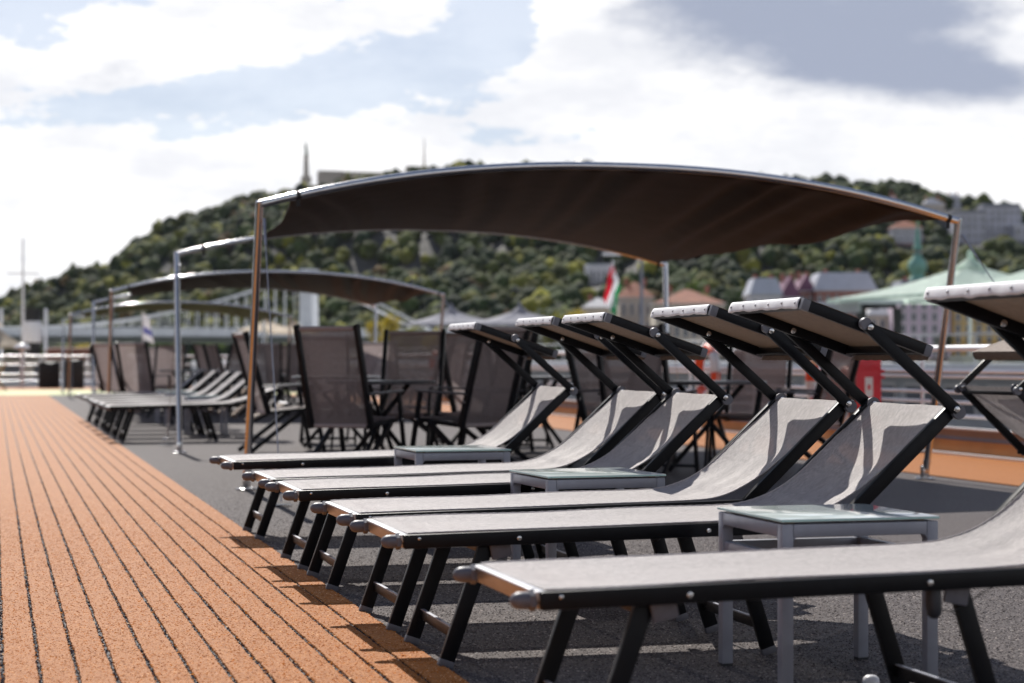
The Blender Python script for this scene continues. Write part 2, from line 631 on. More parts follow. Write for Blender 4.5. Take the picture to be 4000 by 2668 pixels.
def pile(name, parent, x0, x1, y0, y1, dens, cols, hgt, stripe=False):
    """standing carpet loops: one small leaning blade of yarn each, too many to count"""
    n_ = int((x1 - x0) * (y1 - y0) * dens)
    px_ = rng.uniform(x0, x1, n_)
    # denser towards the eye
    t_ = rng.uniform(0, 1, n_)
    py_ = y0 * (y1 / y0) ** t_
    z_ = np.full(n_, 0.007 if stripe else -0.001)
    a_ = rng.uniform(0, 2 * math.pi, n_)
    w_ = rng.uniform(0.0024, 0.0050, n_) * (0.9 + 0.04 * py_)
    fade_ = np.clip((y1 - py_) / (y1 - y0) * 1.5, 0.0, 1.0)
    h_ = rng.uniform(0.4, 1.0, n_) * hgt * (0.25 + 0.75 * fade_)
    ln = rng.normal(0, 0.0035, (n_, 2))
    dx, dy = np.cos(a_) * w_, np.sin(a_) * w_
    V = np.stack([np.stack([px_ - dx, py_ - dy, z_], 1), np.stack([px_ + dx, py_ + dy, z_], 1),
                  np.stack([px_ + dx * .4 + ln[:, 0], py_ + dy * .4 + ln[:, 1], z_ + h_], 1), np.stack([px_ - dx * .6 + ln[:, 0], py_ - dy * .6 + ln[:, 1], z_ + h_ * .9], 1)], 1)
    cols = np.array(cols)
    C_ = cols[rng.integers(0, len(cols), n_)] * rng.uniform(0.75, 1.25, (n_, 1))
    bl_ = np.zeros(n_)
    for fx, fy, am in ((2.3, 1.1, .05), (5.7, 3.1, .05), (11.0, 7.0, .05), (19.0, 13.0, .04)):
        bl_ += am * np.sin(px_ * fx + 2.1 * np.sin(py_ * fy * .7)) * np.sin(py_ * fy + 1.7 * np.sin(px_ * fx * .6))
    C_ *= (1 + bl_ * 1.3)[:, None]
    if stripe:
        ph_ = np.mod(1.262 - px_ + 0.5 * pitch, pitch) - 0.5 * pitch
        edge = np.abs(ph_ + rng.normal(0, 0.0014, n_)) < 0.0064
        blk = edge & (px_ < 1.25)
        C_[blk] = np.array([0.022, 0.020, 0.028]) * rng.uniform(0.4, 2.6, (blk.sum(), 1))
        V[blk, :, 2] -= 0.003
    return tag(tinted_mesh(name, V.reshape(-1, 3), np.arange(4 * n_).reshape(-1, 4), np.repeat(C_, 4, 0), 'pile_yarn', parent), kind='stuff')


attr_mat('pile_yarn', 0.55, 0.55, 0.2, 0.0, 30.0)
pile('carpet_pile', walk, -0.08, 1.262, 4.9, 19.0, 7000, [(0.52, 0.195, 0.046), (0.58, 0.24, 0.072), (0.38, 0.125, 0.024), (0.46, 0.165, 0.036), (0.88, 0.60, 0.38)], 0.0046, True)  # last, palest tuft colour paints sun glints into the yarn
pile('carpet_pile', deck, 1.262, 4.3, 3.3, 17.0, 5200, [(0.17, 0.155, 0.152), (0.25, 0.228, 0.22), (0.10, 0.09, 0.092), (0.40, 0.36, 0.345)], 0.0044)
tag(MB().box((7.775, 20.5, 0.004), (1.61, 57, 0.008)).build('carpet_side_walkway', 'orange_carpet'), kind='structure')
tag(MB().box((3.6, 53.0, 0.004), (9.9, 7.9, 0.008)).build('carpet_green_band', 'green_carpet'), kind='structure')
tag(MB().box((3.6, 60.0, 0.004), (9.9, 6.0, 0.008)).build('carpet_bow_band', 'orange_carpet'), kind='structure')
mat('hull_white', (0.62, 0.62, 0.64), 0.35, var=0.06, vscale=0.6)
tag(MB().box((2.75, 27.7, -3.1), (12.1, 72.0, 6.0)).build('ship_hull', 'hull_white'),
    'white side of the river ship beneath the carpeted sun deck', 'ship')

# ================================================================== SUN LOUNGERS
ZT0, TILT = 0.396, 0.0155                      # rail top at the foot end, rise towards the head


def zt(x):
    return ZT0 + TILT * x


BED_L, HALF = 1.36, 0.300


def bolt(mb, c, axis, r=0.0095, h=0.006, seg=12):
    mb.lathe([(r, 0), (r, h * .35), (r * .8, h * .8), (r * .35, h)], c, seg, axis)


def sling_profile(back_dir, back_len, n1=26, nb=12, n2=18):
    """polyline (x, z, t) of the bed+back sling: bed, rounded bend, back; t in 0..1 marks the bend centre"""
    zx = lambda x: zt(x) + 0.001
    bx, bz = BED_L + 0.01, zx(BED_L)
    r = 0.16
    pts = []
    p0 = Vector((0.019, 0, zx(0.019)))
    pend = Vector((bx - r, 0, zx(bx - r)))
    for i in range(n1):
        pts.append(p0.lerp(pend, i / (n1 - 1)))
    hin = Vector((bx, 0, bz))
    bstart = hin + back_dir * r
    for i in range(1, nb):
        t = i / nb
        pts.append(pend.lerp(hin, t).lerp(hin.lerp(bstart, t), t))
    top = hin + back_dir * back_len
    for i in range(n2):
        pts.append(bstart.lerp(top, i / (n2 - 1)))
    return pts


def make_lounger(canopy='up', back_deg=43.0, seed=0):
    rnd = random.Random(seed)
    root = empty('sun_lounger')
    yv = Vector((0, 1, 0))
    bd = Vector((math.cos(R(back_deg)), 0, math.sin(R(back_deg))))
    hin = Vector((BED_L, 0, zt(BED_L) - 0.021))
    top = hin + bd * 0.512                                       # canopy pivot
    nrm = Vector((-bd.z, 0, bd.x))                               # up out of the back panel
    for s in (-1, 1):
        ysd = s * (HALF - 0.0125)
        o = MB().bar((0.004, ysd, zt(0) - 0.0205), (BED_L + 0.03, ysd, zt(BED_L + .03) - 0.0205), 0.025, 0.041, yv, 0.004)
        rail = o.build('side_rail', 'black_paint', root, True, 30)
        for xb in (0.048, 0.345, 0.93, 1.20):
            bb = MB()
            bolt(bb, (xb, s * HALF, zt(xb) - (0.012 if xb < .1 else 0.022)), (0, s, 0), 0.0085 if xb > .1 else 0.006)
            bb.build('bolt', 'steel_bolt', rail, True, 40)
        # back rail, its pivot cap and bolts
        o = MB().bar(hin + Vector((0, ysd, 0)) - bd * 0.02, top + Vector((0, ysd, 0)) + bd * 0.012, 0.025, 0.042, yv, 0.004)
        brail = o.build('back_rail', 'black_paint', root, True, 30)
        mb = MB().lathe([(0.024, -0.003), (0.024, 0.002)], top + Vector((0, ysd - s * 0.0135, 0)) + bd * 0.004, 18, (0, s, 0))
        mb.build('pivot_cap', 'grey_plastic', brail, True, 40)
        for q, sg, hh in ((top + Vector((0, s * (HALF + 0.020), 0)), s, 0.008), (top + Vector((0, s * (HALF - 0.027), 0)) + bd * 0.006, -s, 0.009)):
            bb = MB()
            bolt(bb, q, (0, sg, 0), 0.0115, hh)
            bb.build('pivot_bolt', 'steel_bolt', brail, True, 40)
        # foot end cap: rounded plug with a hexagonal collar
        ycap = s * 0.262
        mb = MB().lathe([(0.019, 0.0), (0.0195, 0.022), (0.0185, 0.034), (0.014, 0.044), (0.007, 0.049), (0.001, 0.0505)],
                        (-0.006, ycap, ZT0 - 0.021), 18, (-1, 0, 0))
        cap = mb.build('end_cap', 'grey_plastic', root, True, 50)
        MB().lathe([(0.0245, 0.0), (0.0245, 0.011), (0.022, 0.014)], (0.0, ycap, ZT0 - 0.021), 6, (-1, 0, 0)).build('cap_collar', 'grey_plastic', cap)
        # legs
        for nm, xt, xf in (('f', 0.262, 0.138), ('r', 1.03, 1.145)):
            yl = s * 0.243
            zt_ = zt(xt) - 0.036
            L = MB().bar((xt, yl, zt_), (xf, yl, 0.012), 0.022, 0.045, yv, 0.004).build('leg', 'black_paint', root, True, 30)
            dx = Vector((xf - xt, 0, 0.012 - zt_)).normalized()
            p = Vector((xf, yl, 0.012))
            MB().bar(p - dx * 0.014, p + dx * 0.009, 0.024, 0.047, yv, 0.004).build('foot_plug', 'grey_plastic', L, True, 30)
            br = MB().box((xt + (0.035 if nm == 'f' else -0.01), s * 0.262, zt_ - 0.012), (0.062, 0.012, 0.066), Matrix.Rotation(R(-12 if nm == 'f' else 12), 3, 'Y'), 0.005)
            br.build('leg_bracket', 'grey_plastic', L, True, 30)
    # leg cross bars
    for xt, xf in ((0.262, 0.138), (1.03, 1.145)):
        xr_ = xf + (xt - xf) * 0.26
        MB().bar((xr_, -0.235, 0.095), (xr_, 0.235, 0.095), 0.012, 0.030, Vector((1, 0, 0)), 0.003).build('leg_rung', 'black_paint', root, True, 30)
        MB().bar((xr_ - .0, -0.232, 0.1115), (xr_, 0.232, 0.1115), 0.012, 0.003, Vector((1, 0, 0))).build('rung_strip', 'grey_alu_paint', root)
        xb = xt + (-.02 if xt < .5 else .02)
        MB().bar((xb, -0.235, zt(xt) - 0.052), (xb, 0.235, zt(xt) - 0.052), 0.012, 0.026, Vector((1, 0, 0)), 0.003).build('leg_brace', 'black_paint', root, True, 30)
    # foot-end bar with its bright top lip, under-bed cross bars
    MB().bar((0.008, -0.284, ZT0 - 0.023), (0.008, 0.284, ZT0 - 0.023), 0.010, 0.040, Vector((1, 0, 0.42)), 0.002).build('end_bar', 'end_alu', root, True, 30)
    MB().bar((0.010, -0.284, ZT0 - 0.003), (0.010, 0.284, ZT0 - 0.003), 0.030, 0.006, Vector((1, 0, 0)), 0.002).build('end_lip', 'lip_white', root, True, 30)
    MB().bar((0.80, -0.28, zt(.8) - 0.030), (0.80, 0.28, zt(.8) - 0.030), 0.022, 0.014, Vector((1, 0, 0)), 0.003).build('cross_bar', 'black_paint', root, True, 30)
    MB().bar(top - bd * 0.022 - nrm * 0.012 + yv * -0.285, top - bd * 0.022 - nrm * 0.012 + yv * 0.285, 0.02, 0.02, Vector((1, 0, 0)), 0.004).build('head_bar', 'black_paint', root, True, 30)
    # one continuous sling over bed and back; slack in the bend
    prof = sling_profile(bd, 0.492)
    L = [0.0]
    for a, b in zip(prof, prof[1:]):
        L.append(L[-1] + (b - a).length)
    LB = L[-1]
    Lbend = (BED_L - 0.02)
    nw = 22

    def tangent(i):
        return (prof[min(i + 1, len(prof) - 1)] - prof[max(i - 1, 0)]).normalized()

    def fn(a, b):
        i = round(a * (len(prof) - 1))
        t = tangent(i)
        n_ = Vector((-t.z, 0, t.x))
        bend = math.exp(-((L[i] - Lbend - .06) / 0.17) ** 2)
        backside = 1.0 if L[i] > Lbend else 0.0
        upper = max(0.0, min(1.0, (LB - L[i]) / 0.5)) * backside
        hw = HALF - 0.016 - 0.030 * bend - 0.020 * upper * (1 - bend)
        yy = (b * 2 - 1)
        sag = -(1 - yy * yy) * (0.012 if not backside else 0.024 * math.sin(math.pi * min(1, max(0, (LB - L[i]) / (LB - Lbend)))))
        edge_l = 0.012 * bend * abs(yy) ** 3
        wr = 0.0018 * math.sin(yy * 7 + seed) * math.sin(L[i] * 9) + 0.004 * bend * math.sin(yy * 11 + 2)
        if backside:
            wr += 0.004 * math.exp(-((abs(yy) - 0.82) / 0.08) ** 2) * (0.4 + .6 * upper)
        return prof[i] + n_ * (sag * (1 if i > 1 else 0.2) + edge_l + wr + 0.0015) + Vector((0, yy * hw, 0))

    MB().grid(len(prof), nw, fn, lambda a, b: (L[round(a * (len(prof) - 1))], (b * 2 - 1) * (HALF - 0.02))).build('sling', 'sling_mesh', root, True)
    # serrated hem: the row of yarn ends along both sling edges
    for s in (0, 1):
        pts = [fn(i / (len(prof) - 1), s) + Vector((0, 0, 0.0005)) for i in range(len(prof))]
        dense = []
        for a, b in zip(pts, pts[1:]):
            m_ = max(1, int((b - a).length / 0.012))
            dense += [a.lerp(b, q / m_) for q in range(m_)]
        rs = [0.0020 + 0.0010 * (q % 2) for q in range(len(dense))]
        MB().tube(dense, 0.003, 5, True, rs).build('sling_hem', 'sling_mesh' if False else 'hem', root, True)
    # canopy
    if canopy == 'up':
        cp = top + Vector((-0.289, 0, 0.252))                    # canopy pivot
        cd = Vector((math.cos(R(18.8)), 0, -math.sin(R(18.8))))  # along the canopy, front to rear
    else:
        cp = top + Vector((0.10, 0, -0.19)) - bd * 0.22
        cd = Vector((math.cos(R(back_deg + 4)), 0, math.sin(R(back_deg + 4)))) * -1
    cn = Vector((cd.z, 0, -cd.x)) * -1
    if cn.z < 0:
        cn = -cn
    for s in (-1, 1):
        ya = s * (HALF + 0.0105)
        ad = (cp - top).normalized()
        arm = MB().bar(top + yv * ya - ad * 0.012, cp + yv * ya + ad * 0.012, 0.019, 0.036, yv, 0.004).build('canopy_arm', 'black_paint', root, True, 30)
        MB().lathe([(0.0185, -0.0095), (0.0195, -0.006), (0.0195, 0.006), (0.0185, 0.0095)], cp + yv * ya + ad * 0.016, 18, (0, s, 0)).build('arm_cap', 'grey_plastic', arm, True, 40)
        MB().lathe([(0.0215, -0.0095), (0.0225, -0.006), (0.0225, 0.006), (0.0215, 0.0095)], top + yv * ya - ad * 0.014, 18, (0, s, 0)).build('arm_cap', 'grey_plastic', arm, True, 40)
        for q, sg in ((cp + yv * (ya + s * 0.009), s), (cp + yv * (s * (HALF - 0.027)) - cn * 0.002, -s)):
            bb = MB()
            bolt(bb, q, (0, sg, 0), 0.011, 0.008)
            bb.build('arm_bolt', 'steel_bolt', arm, True, 40)
        yr = s * (HALF - 0.0165)
        q0, q1 = cp - cd * 0.219, cp + cd * 0.228
        cr = MB().bar(q0 + yv * yr, q1 + yv * yr, 0.022, 0.034, yv, 0.004).build('canopy_rail', 'black_paint', root, True, 30)
        pl = MB()
        pl.bar(q0 + yv * yr - cd * 0.004, q0 + yv * yr + cd * 0.022, 0.0245, 0.0355, yv, 0.004)
        pl.build('rail_plug', 'grey_plastic', cr, True, 30)
        pl = MB()
        pl.bar(q1 + yv * yr - cd * 0.022, q1 + yv * yr + cd * 0.004, 0.0245, 0.0355, yv, 0.004)
        pl.build('rail_plug', 'grey_plastic', cr, True, 30)
    q0, q1 = cp - cd * 0.219, cp + cd * 0.228
    for q in (q0 + cd * 0.012, q1 - cd * 0.012):
        MB().bar(q - yv * 0.275, q + yv * 0.275, 0.022, 0.026, cd, 0.004).build('canopy_bar', 'black_paint', root, True, 30)
    hi = 0.0185
    MB().grid(16, 22, lambda a, b: q0 + cd * (a * 0.447) + cn * (hi - 0.010 * math.sin(math.pi * a) * (1 - (2 * b - 1) ** 2) + 0.0008 * math.sin(b * 40 + a * 9)) + yv * ((b * 2 - 1) * (HALF - 0.008)),
              lambda a, b: (a * 0.447, b * 0.58)).build('canopy_fabric', 'canopy_mesh', root, True)
    # rear hem folded round the rear bar
    MB().grid(4, 30, lambda a, b: q1 + cd * (0.004 + 0.004 * math.sin(a * 3.1)) + cn * (hi - a * 0.046) + yv * ((b * 2 - 1) * (HALF - 0.02)) + Vector((0, 0, 0.0012 * math.sin(b * 55))) * a,
              lambda a, b: (a * 0.05, b * 0.56)).build('rear_hem', 'canopy_mesh', root, True)
    # white front band: wraps the front edge, wavy lower hem, six studs
    ph = rnd.random() * 6

    def band(a, b):
        yy = HALF + 0.004 - b * 0.572
        if a < 0.3:
            tt = a / 0.3
            return q0 + cd * (0.030 - 0.036 * tt) + cn * (hi + 0.0022) + yv * yy
        tt = (a - 0.3) / 0.7
        drop = 0.036 + 0.0016 * math.sin(b * 21 + ph) + 0.0010 * math.sin(b * 47)
        return q0 - cd * (0.0065 + 0.003 * math.sin(tt * 3.0) + 0.0012 * tt * math.sin(b * 30 + ph)) + cn * (hi + 0.0022 - tt * drop) + yv * yy

    tr = MB().grid(8, 60, band)
    band_o = tr.build('white_band', 'white_trim', root, True)
    sm = band_o.modifiers.new('thick', 'SOLIDIFY')
    sm.thickness = 0.0025
    sm.offset = -1
    for i in range(6):
        p = band(0.66, 0.035 + i * 0.186)
        MB().lathe([(0.0046, 0), (0.0046, 0.0015), (0.0032, 0.0035), (0.001, 0.0042)], p + cd * 0.0005, 10, tuple(-cd)).build('stud', 'stud', band_o, True, 40)
    # ratchet strut box under the bed and its pull cord
    ys_ = 0.268 * (-1 if seed == 6 else 1)
    xb = 0.955
    z0 = zt(xb) - 0.030
    rb = MB().tube([(xb, ys_, z0), (xb, ys_, z0 - 0.012), (xb + .001, ys_, z0 - 0.05), (xb + .003, ys_, z0 - 0.070), (xb + .004, ys_, z0 - 0.079)], 0.018, 12, True, [0.015, 0.018, 0.019, 0.017, 0.008])
    rb.build('ratchet_box', 'dark_plastic', root, True, 50)
    cpts = [Vector((xb + .005, ys_, z0 - 0.055)), Vector((xb + .05, ys_, z0 - 0.066)), Vector((xb + .11, ys_ * .9, z0 - 0.045)), Vector((xb + .22, ys_ * .8, z0 + 0.0)), Vector((xb + .30, ys_ * .8, z0 + .02))]
    MB().tube(cpts, 0.0016, 5).build('pull_cord', 'black_strap', root, True)
    return root


mat('end_alu', (0.40, 0.37, 0.35), 0.34, 0.9, var=0.1, vscale=20)
mat('lip_white', (0.60, 0.60, 0.62), 0.35, 0.3)
mat('hem', (0.55, 0.50, 0.49), 0.6)
near_spec = [('A', 1.13, 9.77, 0.0, 43), ('B', 1.125, 8.35, 0.3, 43), ('C', 1.125, 7.615, -0.3, 43), ('D', 1.13, 6.455, 0.2, 43), ('E', 1.13, 5.69, -0.4, 43), ('F', 1.135, 4.29, 0.3, 43)]
ordn = ['first', 'second', 'third', 'fourth', 'fifth', 'sixth']
protos = {}
lg = 'sun loungers with raised shade canopies in the front row'
for i, (nm, x0, yc, rz, bdeg) in enumerate(near_spec):
    key = 6 if nm == 'F' else 1
    if key not in protos:
        o = make_lounger('up', bdeg, key)
        protos[key] = o
        register(o)
    else:
        o = copy_tree(protos[key])
    o.location = (x0, yc, 0)
    o.rotation_euler = (0, 0, R(rz))
    tag(o, 'taupe mesh sun lounger with raised canopy, %s in the row from the steel awning post' % ordn[i], 'sun lounger', lg)
o = copy_tree(protos[1])
o.location, o.rotation_euler = (6.84, 9.22, 0), (0, 0, R(180.5))
tag(o, 'sun lounger with raised canopy facing the starboard railing, back turned to the row', 'sun lounger', lg)
lo = make_lounger('down', 41, 3)
register(lo)
low_lo = make_lounger('down', 21, 4)
register(low_lo)
far_y = [28.2, 26.45, 24.95, 23.6, 22.4, 21.25]
for i, yc in enumerate(far_y):
    src = low_lo if i == 5 else lo
    o = src if i in (0, 5) else copy_tree(src)
    o.location = (1.16 + 0.01 * (i % 3), yc, 0)
    o.rotation_euler = (0, 0, R((-0.6, .5, 0, .7, -.3, .2)[i]))
    if i == 5:
        lab = 'sun lounger with its back only half raised and canopy folded away behind it'
    else:
        lab = 'sun lounger with canopy folded down, %s in line from the half raised lounger' % ordn[4 - i]
    tag(o, lab, 'sun lounger', 'sun loungers with folded canopies beyond the first awning')

# ================================================================== SIDE TABLES


def make_side_table():
    root = empty('side_table')
    W, H = 0.468, 0.452
    t = 0.034
    for sx in (-1, 1):
        for sy in (-1, 1):
            cx, cy = sx * (W / 2 - t / 2), sy * (W / 2 - t / 2)
            lg_ = MB().box((cx, cy, H / 2 + 0.004), (t, t, H - 0.008), None, 0.004).build('leg', 'grey_alu_paint', root, True, 30)
            MB().box((cx, cy, 0.004), (t * 0.9, t * 0.9, 0.008)).build('foot_pad', 'dark_plastic', lg_)
            MB().box((cx * 0.9, cy * 0.9, H + 0.0025), (0.02, 0.02, 0.006)).build('glass_pad', 'cork_pad', lg_)
    for sx in (-1, 1):
        MB().box((sx * (W / 2 - t / 2 + .0005), 0, H - 0.0185), (t * .96, W - 2 * t, 0.036), None, 0.004).build('apron', 'grey_alu_paint', root, True, 30)
        MB().box((0, sx * (W / 2 - t / 2 + .0005), H - 0.0185), (W - 2 * t, t * .96, 0.036), None, 0.004).build('apron', 'grey_alu_paint', root, True, 30)
        MB().box((sx * (W / 2 - t / 2), 0, 0.352), (t * .7, W - 2 * t + .004, 0.032), None, 0.004).build('stretcher', 'grey_alu_paint', root, True, 30)
        MB().box((0, sx * (W / 2 - t / 2), 0.352), (W - 2 * t + .004, t * .7, 0.032), None, 0.004).build('stretcher', 'grey_alu_paint', root, True, 30)
        # curved gussets between apron and legs
        for sy in (-1, 1):
            for hor in (0, 1):
                b = MB()
                rr = 0.014
                base = (W / 2 - t)
                pts = [(0, 0)] + [(rr - rr * math.sin(a), -(rr - rr * math.cos(a))) for a in np.linspace(0, math.pi / 2, 6)]
                wv = W / 2 - t / 2
                vs_ = []
                for off in (-t * .46, t * .46):
                    for (p, q) in pts:
                        a_ = sy * (base - p)
                        c_ = sx * wv + off
                        vs_.append((c_, a_, H - .036 + q) if hor else (a_, c_, H - .036 + q))
                n_ = len(pts)
                b.add(vs_, [tuple(range(n_)), tuple(reversed(range(n_, 2 * n_)))] + [(i_, i_ + n_, (i_ + 1) % n_ + n_, (i_ + 1) % n_) for i_ in range(n_)])
                b.build('corner_gusset', 'grey_alu_paint', root)
    gl = MB().box((0, 0, H + 0.0095), (W + 0.004, W + 0.004, 0.0080), None, 0.0015).build('glass_top', 'frosted_glass', root, True, 30)
    MB().box((0, 0, H + 0.0092), (W + 0.0046, W + 0.0046, 0.0045)).build('glass_rim', 'glass_edge', gl)
    return root


st = make_side_table()
register(st)
tb = [(2.291, 5.066, 0.4, 'grey metal side table with frosted glass top between the fifth and sixth lounger'),
      (2.205, 7.085, 2.5, 'grey metal side table with frosted glass top between the third and fourth lounger'),
      (2.165, 9.185, 1.5, 'grey metal side table with frosted glass top between the first and second lounger'),
      (2.42, 27.3, 0, 'side table with glass top next to the folded lounger farthest from the half raised one'),
      (2.42, 25.7, 0, 'side table with glass top in the middle of the folded loungers'),
      (2.42, 23.0, 0, 'side table with glass top beside the lounger with half raised back')]
for i, (x, y, a, lab) in enumerate(tb):
    o = st if i == 0 else copy_tree(st)
    o.location, o.rotation_euler = (x, y, 0), (0, 0, R(a))
    tag(o, lab, 'side table', 'glass topped side tables between the loungers')

# small white cap lying on the carpet beside the last lounger
pcap = wd(3402, F_PX * CAM_H / (2672 - HZN), 2672)
cpo = MB().lathe([(0.024, 0.0), (0.0245, 0.006), (0.021, 0.016), (0.013, 0.022), (0.003, 0.024)], seg=18).build('bottle_cap', 'white_metal', None, True, 50)
cpo.location = (pcap.x, pcap.y, 0.002)
tag(cpo, 'small rounded white cap lying on the grey carpet under the sixth lounger', 'cap')

# ================================================================== AWNINGS


def make_awning(P):
    """P: dict with base and top points of the four posts nl, nr, fl, fr (near/far, left/right)"""
    root = empty('awning', ((P['nl'][0][0] + P['nr'][0][0]) / 2, P['nl'][0][1], 0))
    off = Vector(root.location)
    V = lambda p: Vector(p) - off
    rise = 0.325
    arcs = {}
    for key in ('n', 'f'):
        a, b = V(P[key + 'l'][1]), V(P[key + 'r'][1])
        pts = []
        for i in range(41):
            t = i / 40
            p = a.lerp(b, t)
            p.z += rise * (1 - abs(2 * t - 1) ** 2.2)
            pts.append(p)
        arcs[key] = pts
        MB().tube(pts, 0.0265, 16).build('arch_tube', 'steel', root, True, 50)
        for s_, (bs, tp) in (('l', P[key + 'l']), ('r', P[key + 'r'])):
            bs, tp = V(bs), V(tp)
            d = (tp - bs).normalized()
            post = MB().tube([bs + d * 0.085, tp + d * 0.02], 0.0265, 16).build('post', 'steel', root, True, 50)
            MB().tube([bs + d * 0.12, bs + d * 0.15], 0.030, 16).build('post_collar', 'steel', post, True, 50)
            f = MB()
            f.lathe([(0.001, 0.001), (0.075, 0.001), (0.075, 0.007), (0.070, 0.009), (0.001, 0.009)], bs + Vector((0, 0, 0.004)), 20)
            for yy in (-0.022, 0.022):
                f.box(bs + Vector((0, yy, 0.055)), (0.05, 0.008, 0.10), None, 0.003)
            f.cyl(bs + Vector((0, -0.035, 0.075)), bs + Vector((0, 0.035, 0.075)), 0.008)
            for ax in (0.8, 2.3, 3.9, 5.4):
                f.lathe([(0.008, 0), (0.008, 0.005), (0.003, 0.007)], bs + Vector((0.055 * math.cos(ax), 0.055 * math.sin(ax), 0.012)), 8)
            f.build('base_fitting', 'steel', root, True, 40)
            # guy wire with turnbuckle down to a deck ring
            sgn = -1 if key == 'n' else 1
            gx = 0.015 if s_ == 'l' else 0.75
            an = bs + Vector((gx, sgn * 1.55, 0.03))
            tw = tp - d * 0.10 + Vector((0.03, sgn * 0.03, 0))
            dv = (an - tw).normalized()
            w_ = MB().tube([tw, tw + dv * 0.06], 0.011, 8)
            w_.tube([tw + dv * 0.06, tw + dv * 0.20], 0.0085, 8)
            w_.tube([tw + dv * 0.20, an], 0.0042, 6)
            w_.tube([an - dv * 0.22, an - dv * 0.08], 0.008, 8)
            w_.build('guy_wire', 'wire', root, True, 50)
            rg = MB().tube([an + Vector((0.035 * math.cos(q), 0, 0.012 + 0.045 * math.sin(q))) for q in np.linspace(0, math.pi, 12)], 0.006, 8)
            rg.box(an + Vector((0, 0, -0.018)), (0.13, 0.06, 0.008), None, 0.002)
            rg.build('deck_ring', 'steel', root, True, 40)
            # strap holding the cloth
            arr = arcs[key]
            q = 2 if s_ == 'l' else len(arr) - 2
            t_ = (arr[q + 1 if q < 20 else q] - arr[q if q < 20 else q - 1]).normalized()
            pc = arr[q] if s_ == 'l' else arr[q] + t_ * 0.05
            sp_ = MB().tube([pc - t_ * 0.014, pc + t_ * 0.014], 0.0305, 14)
            sp_.bar(pc + Vector((0, 0, -0.03)), pc + Vector((0, 0, -0.075)), 0.024, 0.006, t_)
            sp_.build('strap', 'black_strap', root, True, 50)
    # cloth stretched between the two arches, side edges cut in a hollow curve, with drawn folds
    i0, i1 = 1.6, 39.2

    def pick(arr, q):
        k_ = min(int(q), len(arr) - 2)
        return arr[k_].lerp(arr[k_ + 1], q - k_)

    def cl(a, b):
        # a across 0..1, b from near arch to far arch
        hol = math.sin(math.pi * b)
        lo_, hi_ = i0 + 1.9 * hol, i1 - 1.6 * hol
        q = lo_ + (hi_ - lo_) * a
        p = pick(arcs['n'], q).lerp(pick(arcs['f'], q), b)
        ph = 0.94 * a - 0.26 * b
        fold = math.sin(ph * 84 + 2.0 * math.sin(ph * 17)) * (0.6 + .4 * math.sin(ph * 29 + 1))
        amp = 0.055 * math.exp(-b * 1.5) * min(1, b * 12) * (0.3 + 0.7 * a) + 0.008 * hol
        amp *= min(1.0, (1 - b) * 5)
        p.z += -0.085 * hol + amp * fold - 0.012
        return p

    cb = MB().grid(150, 40, cl)
    co = cb.build('awning_cloth', 'awning_cloth', root, True)
    smd = co.modifiers.new('thick', 'SOLIDIFY')
    smd.thickness = 0.003
    return root


def awn(dy, zt_n, zt_f):
    return make_awning({
        'nl': ((1.672, 13.23 + dy, 0), (1.678, 12.60 + dy, zt_n)), 'nr': ((6.735, 13.10 + dy, 0), (6.775, 12.66 + dy, zt_n - .013)),
        'fl': ((1.712, 18.64 + dy, 0), (1.74, 19.25 + dy, zt_f)), 'fr': ((6.98, 19.5 + dy, 0), (7.12, 19.95 + dy, zt_f))})


aw = [awn(0, 1.916, 1.94), awn(16.6, 1.916, 1.93), awn(32.7, 1.916, 1.93)]
for o, lab in zip(aw, ('dark awning on arched steel tubes shading chairs right behind the sun loungers',
                       'dark arched awning beyond the loungers with folded canopies',
                       'dark arched awning next to the green carpet band at the bow')):
    tag(o, lab, 'awning', 'arched steel awnings along the sun deck')

# ================================================================== HIGH-BACK CHAIRS AND TABLES


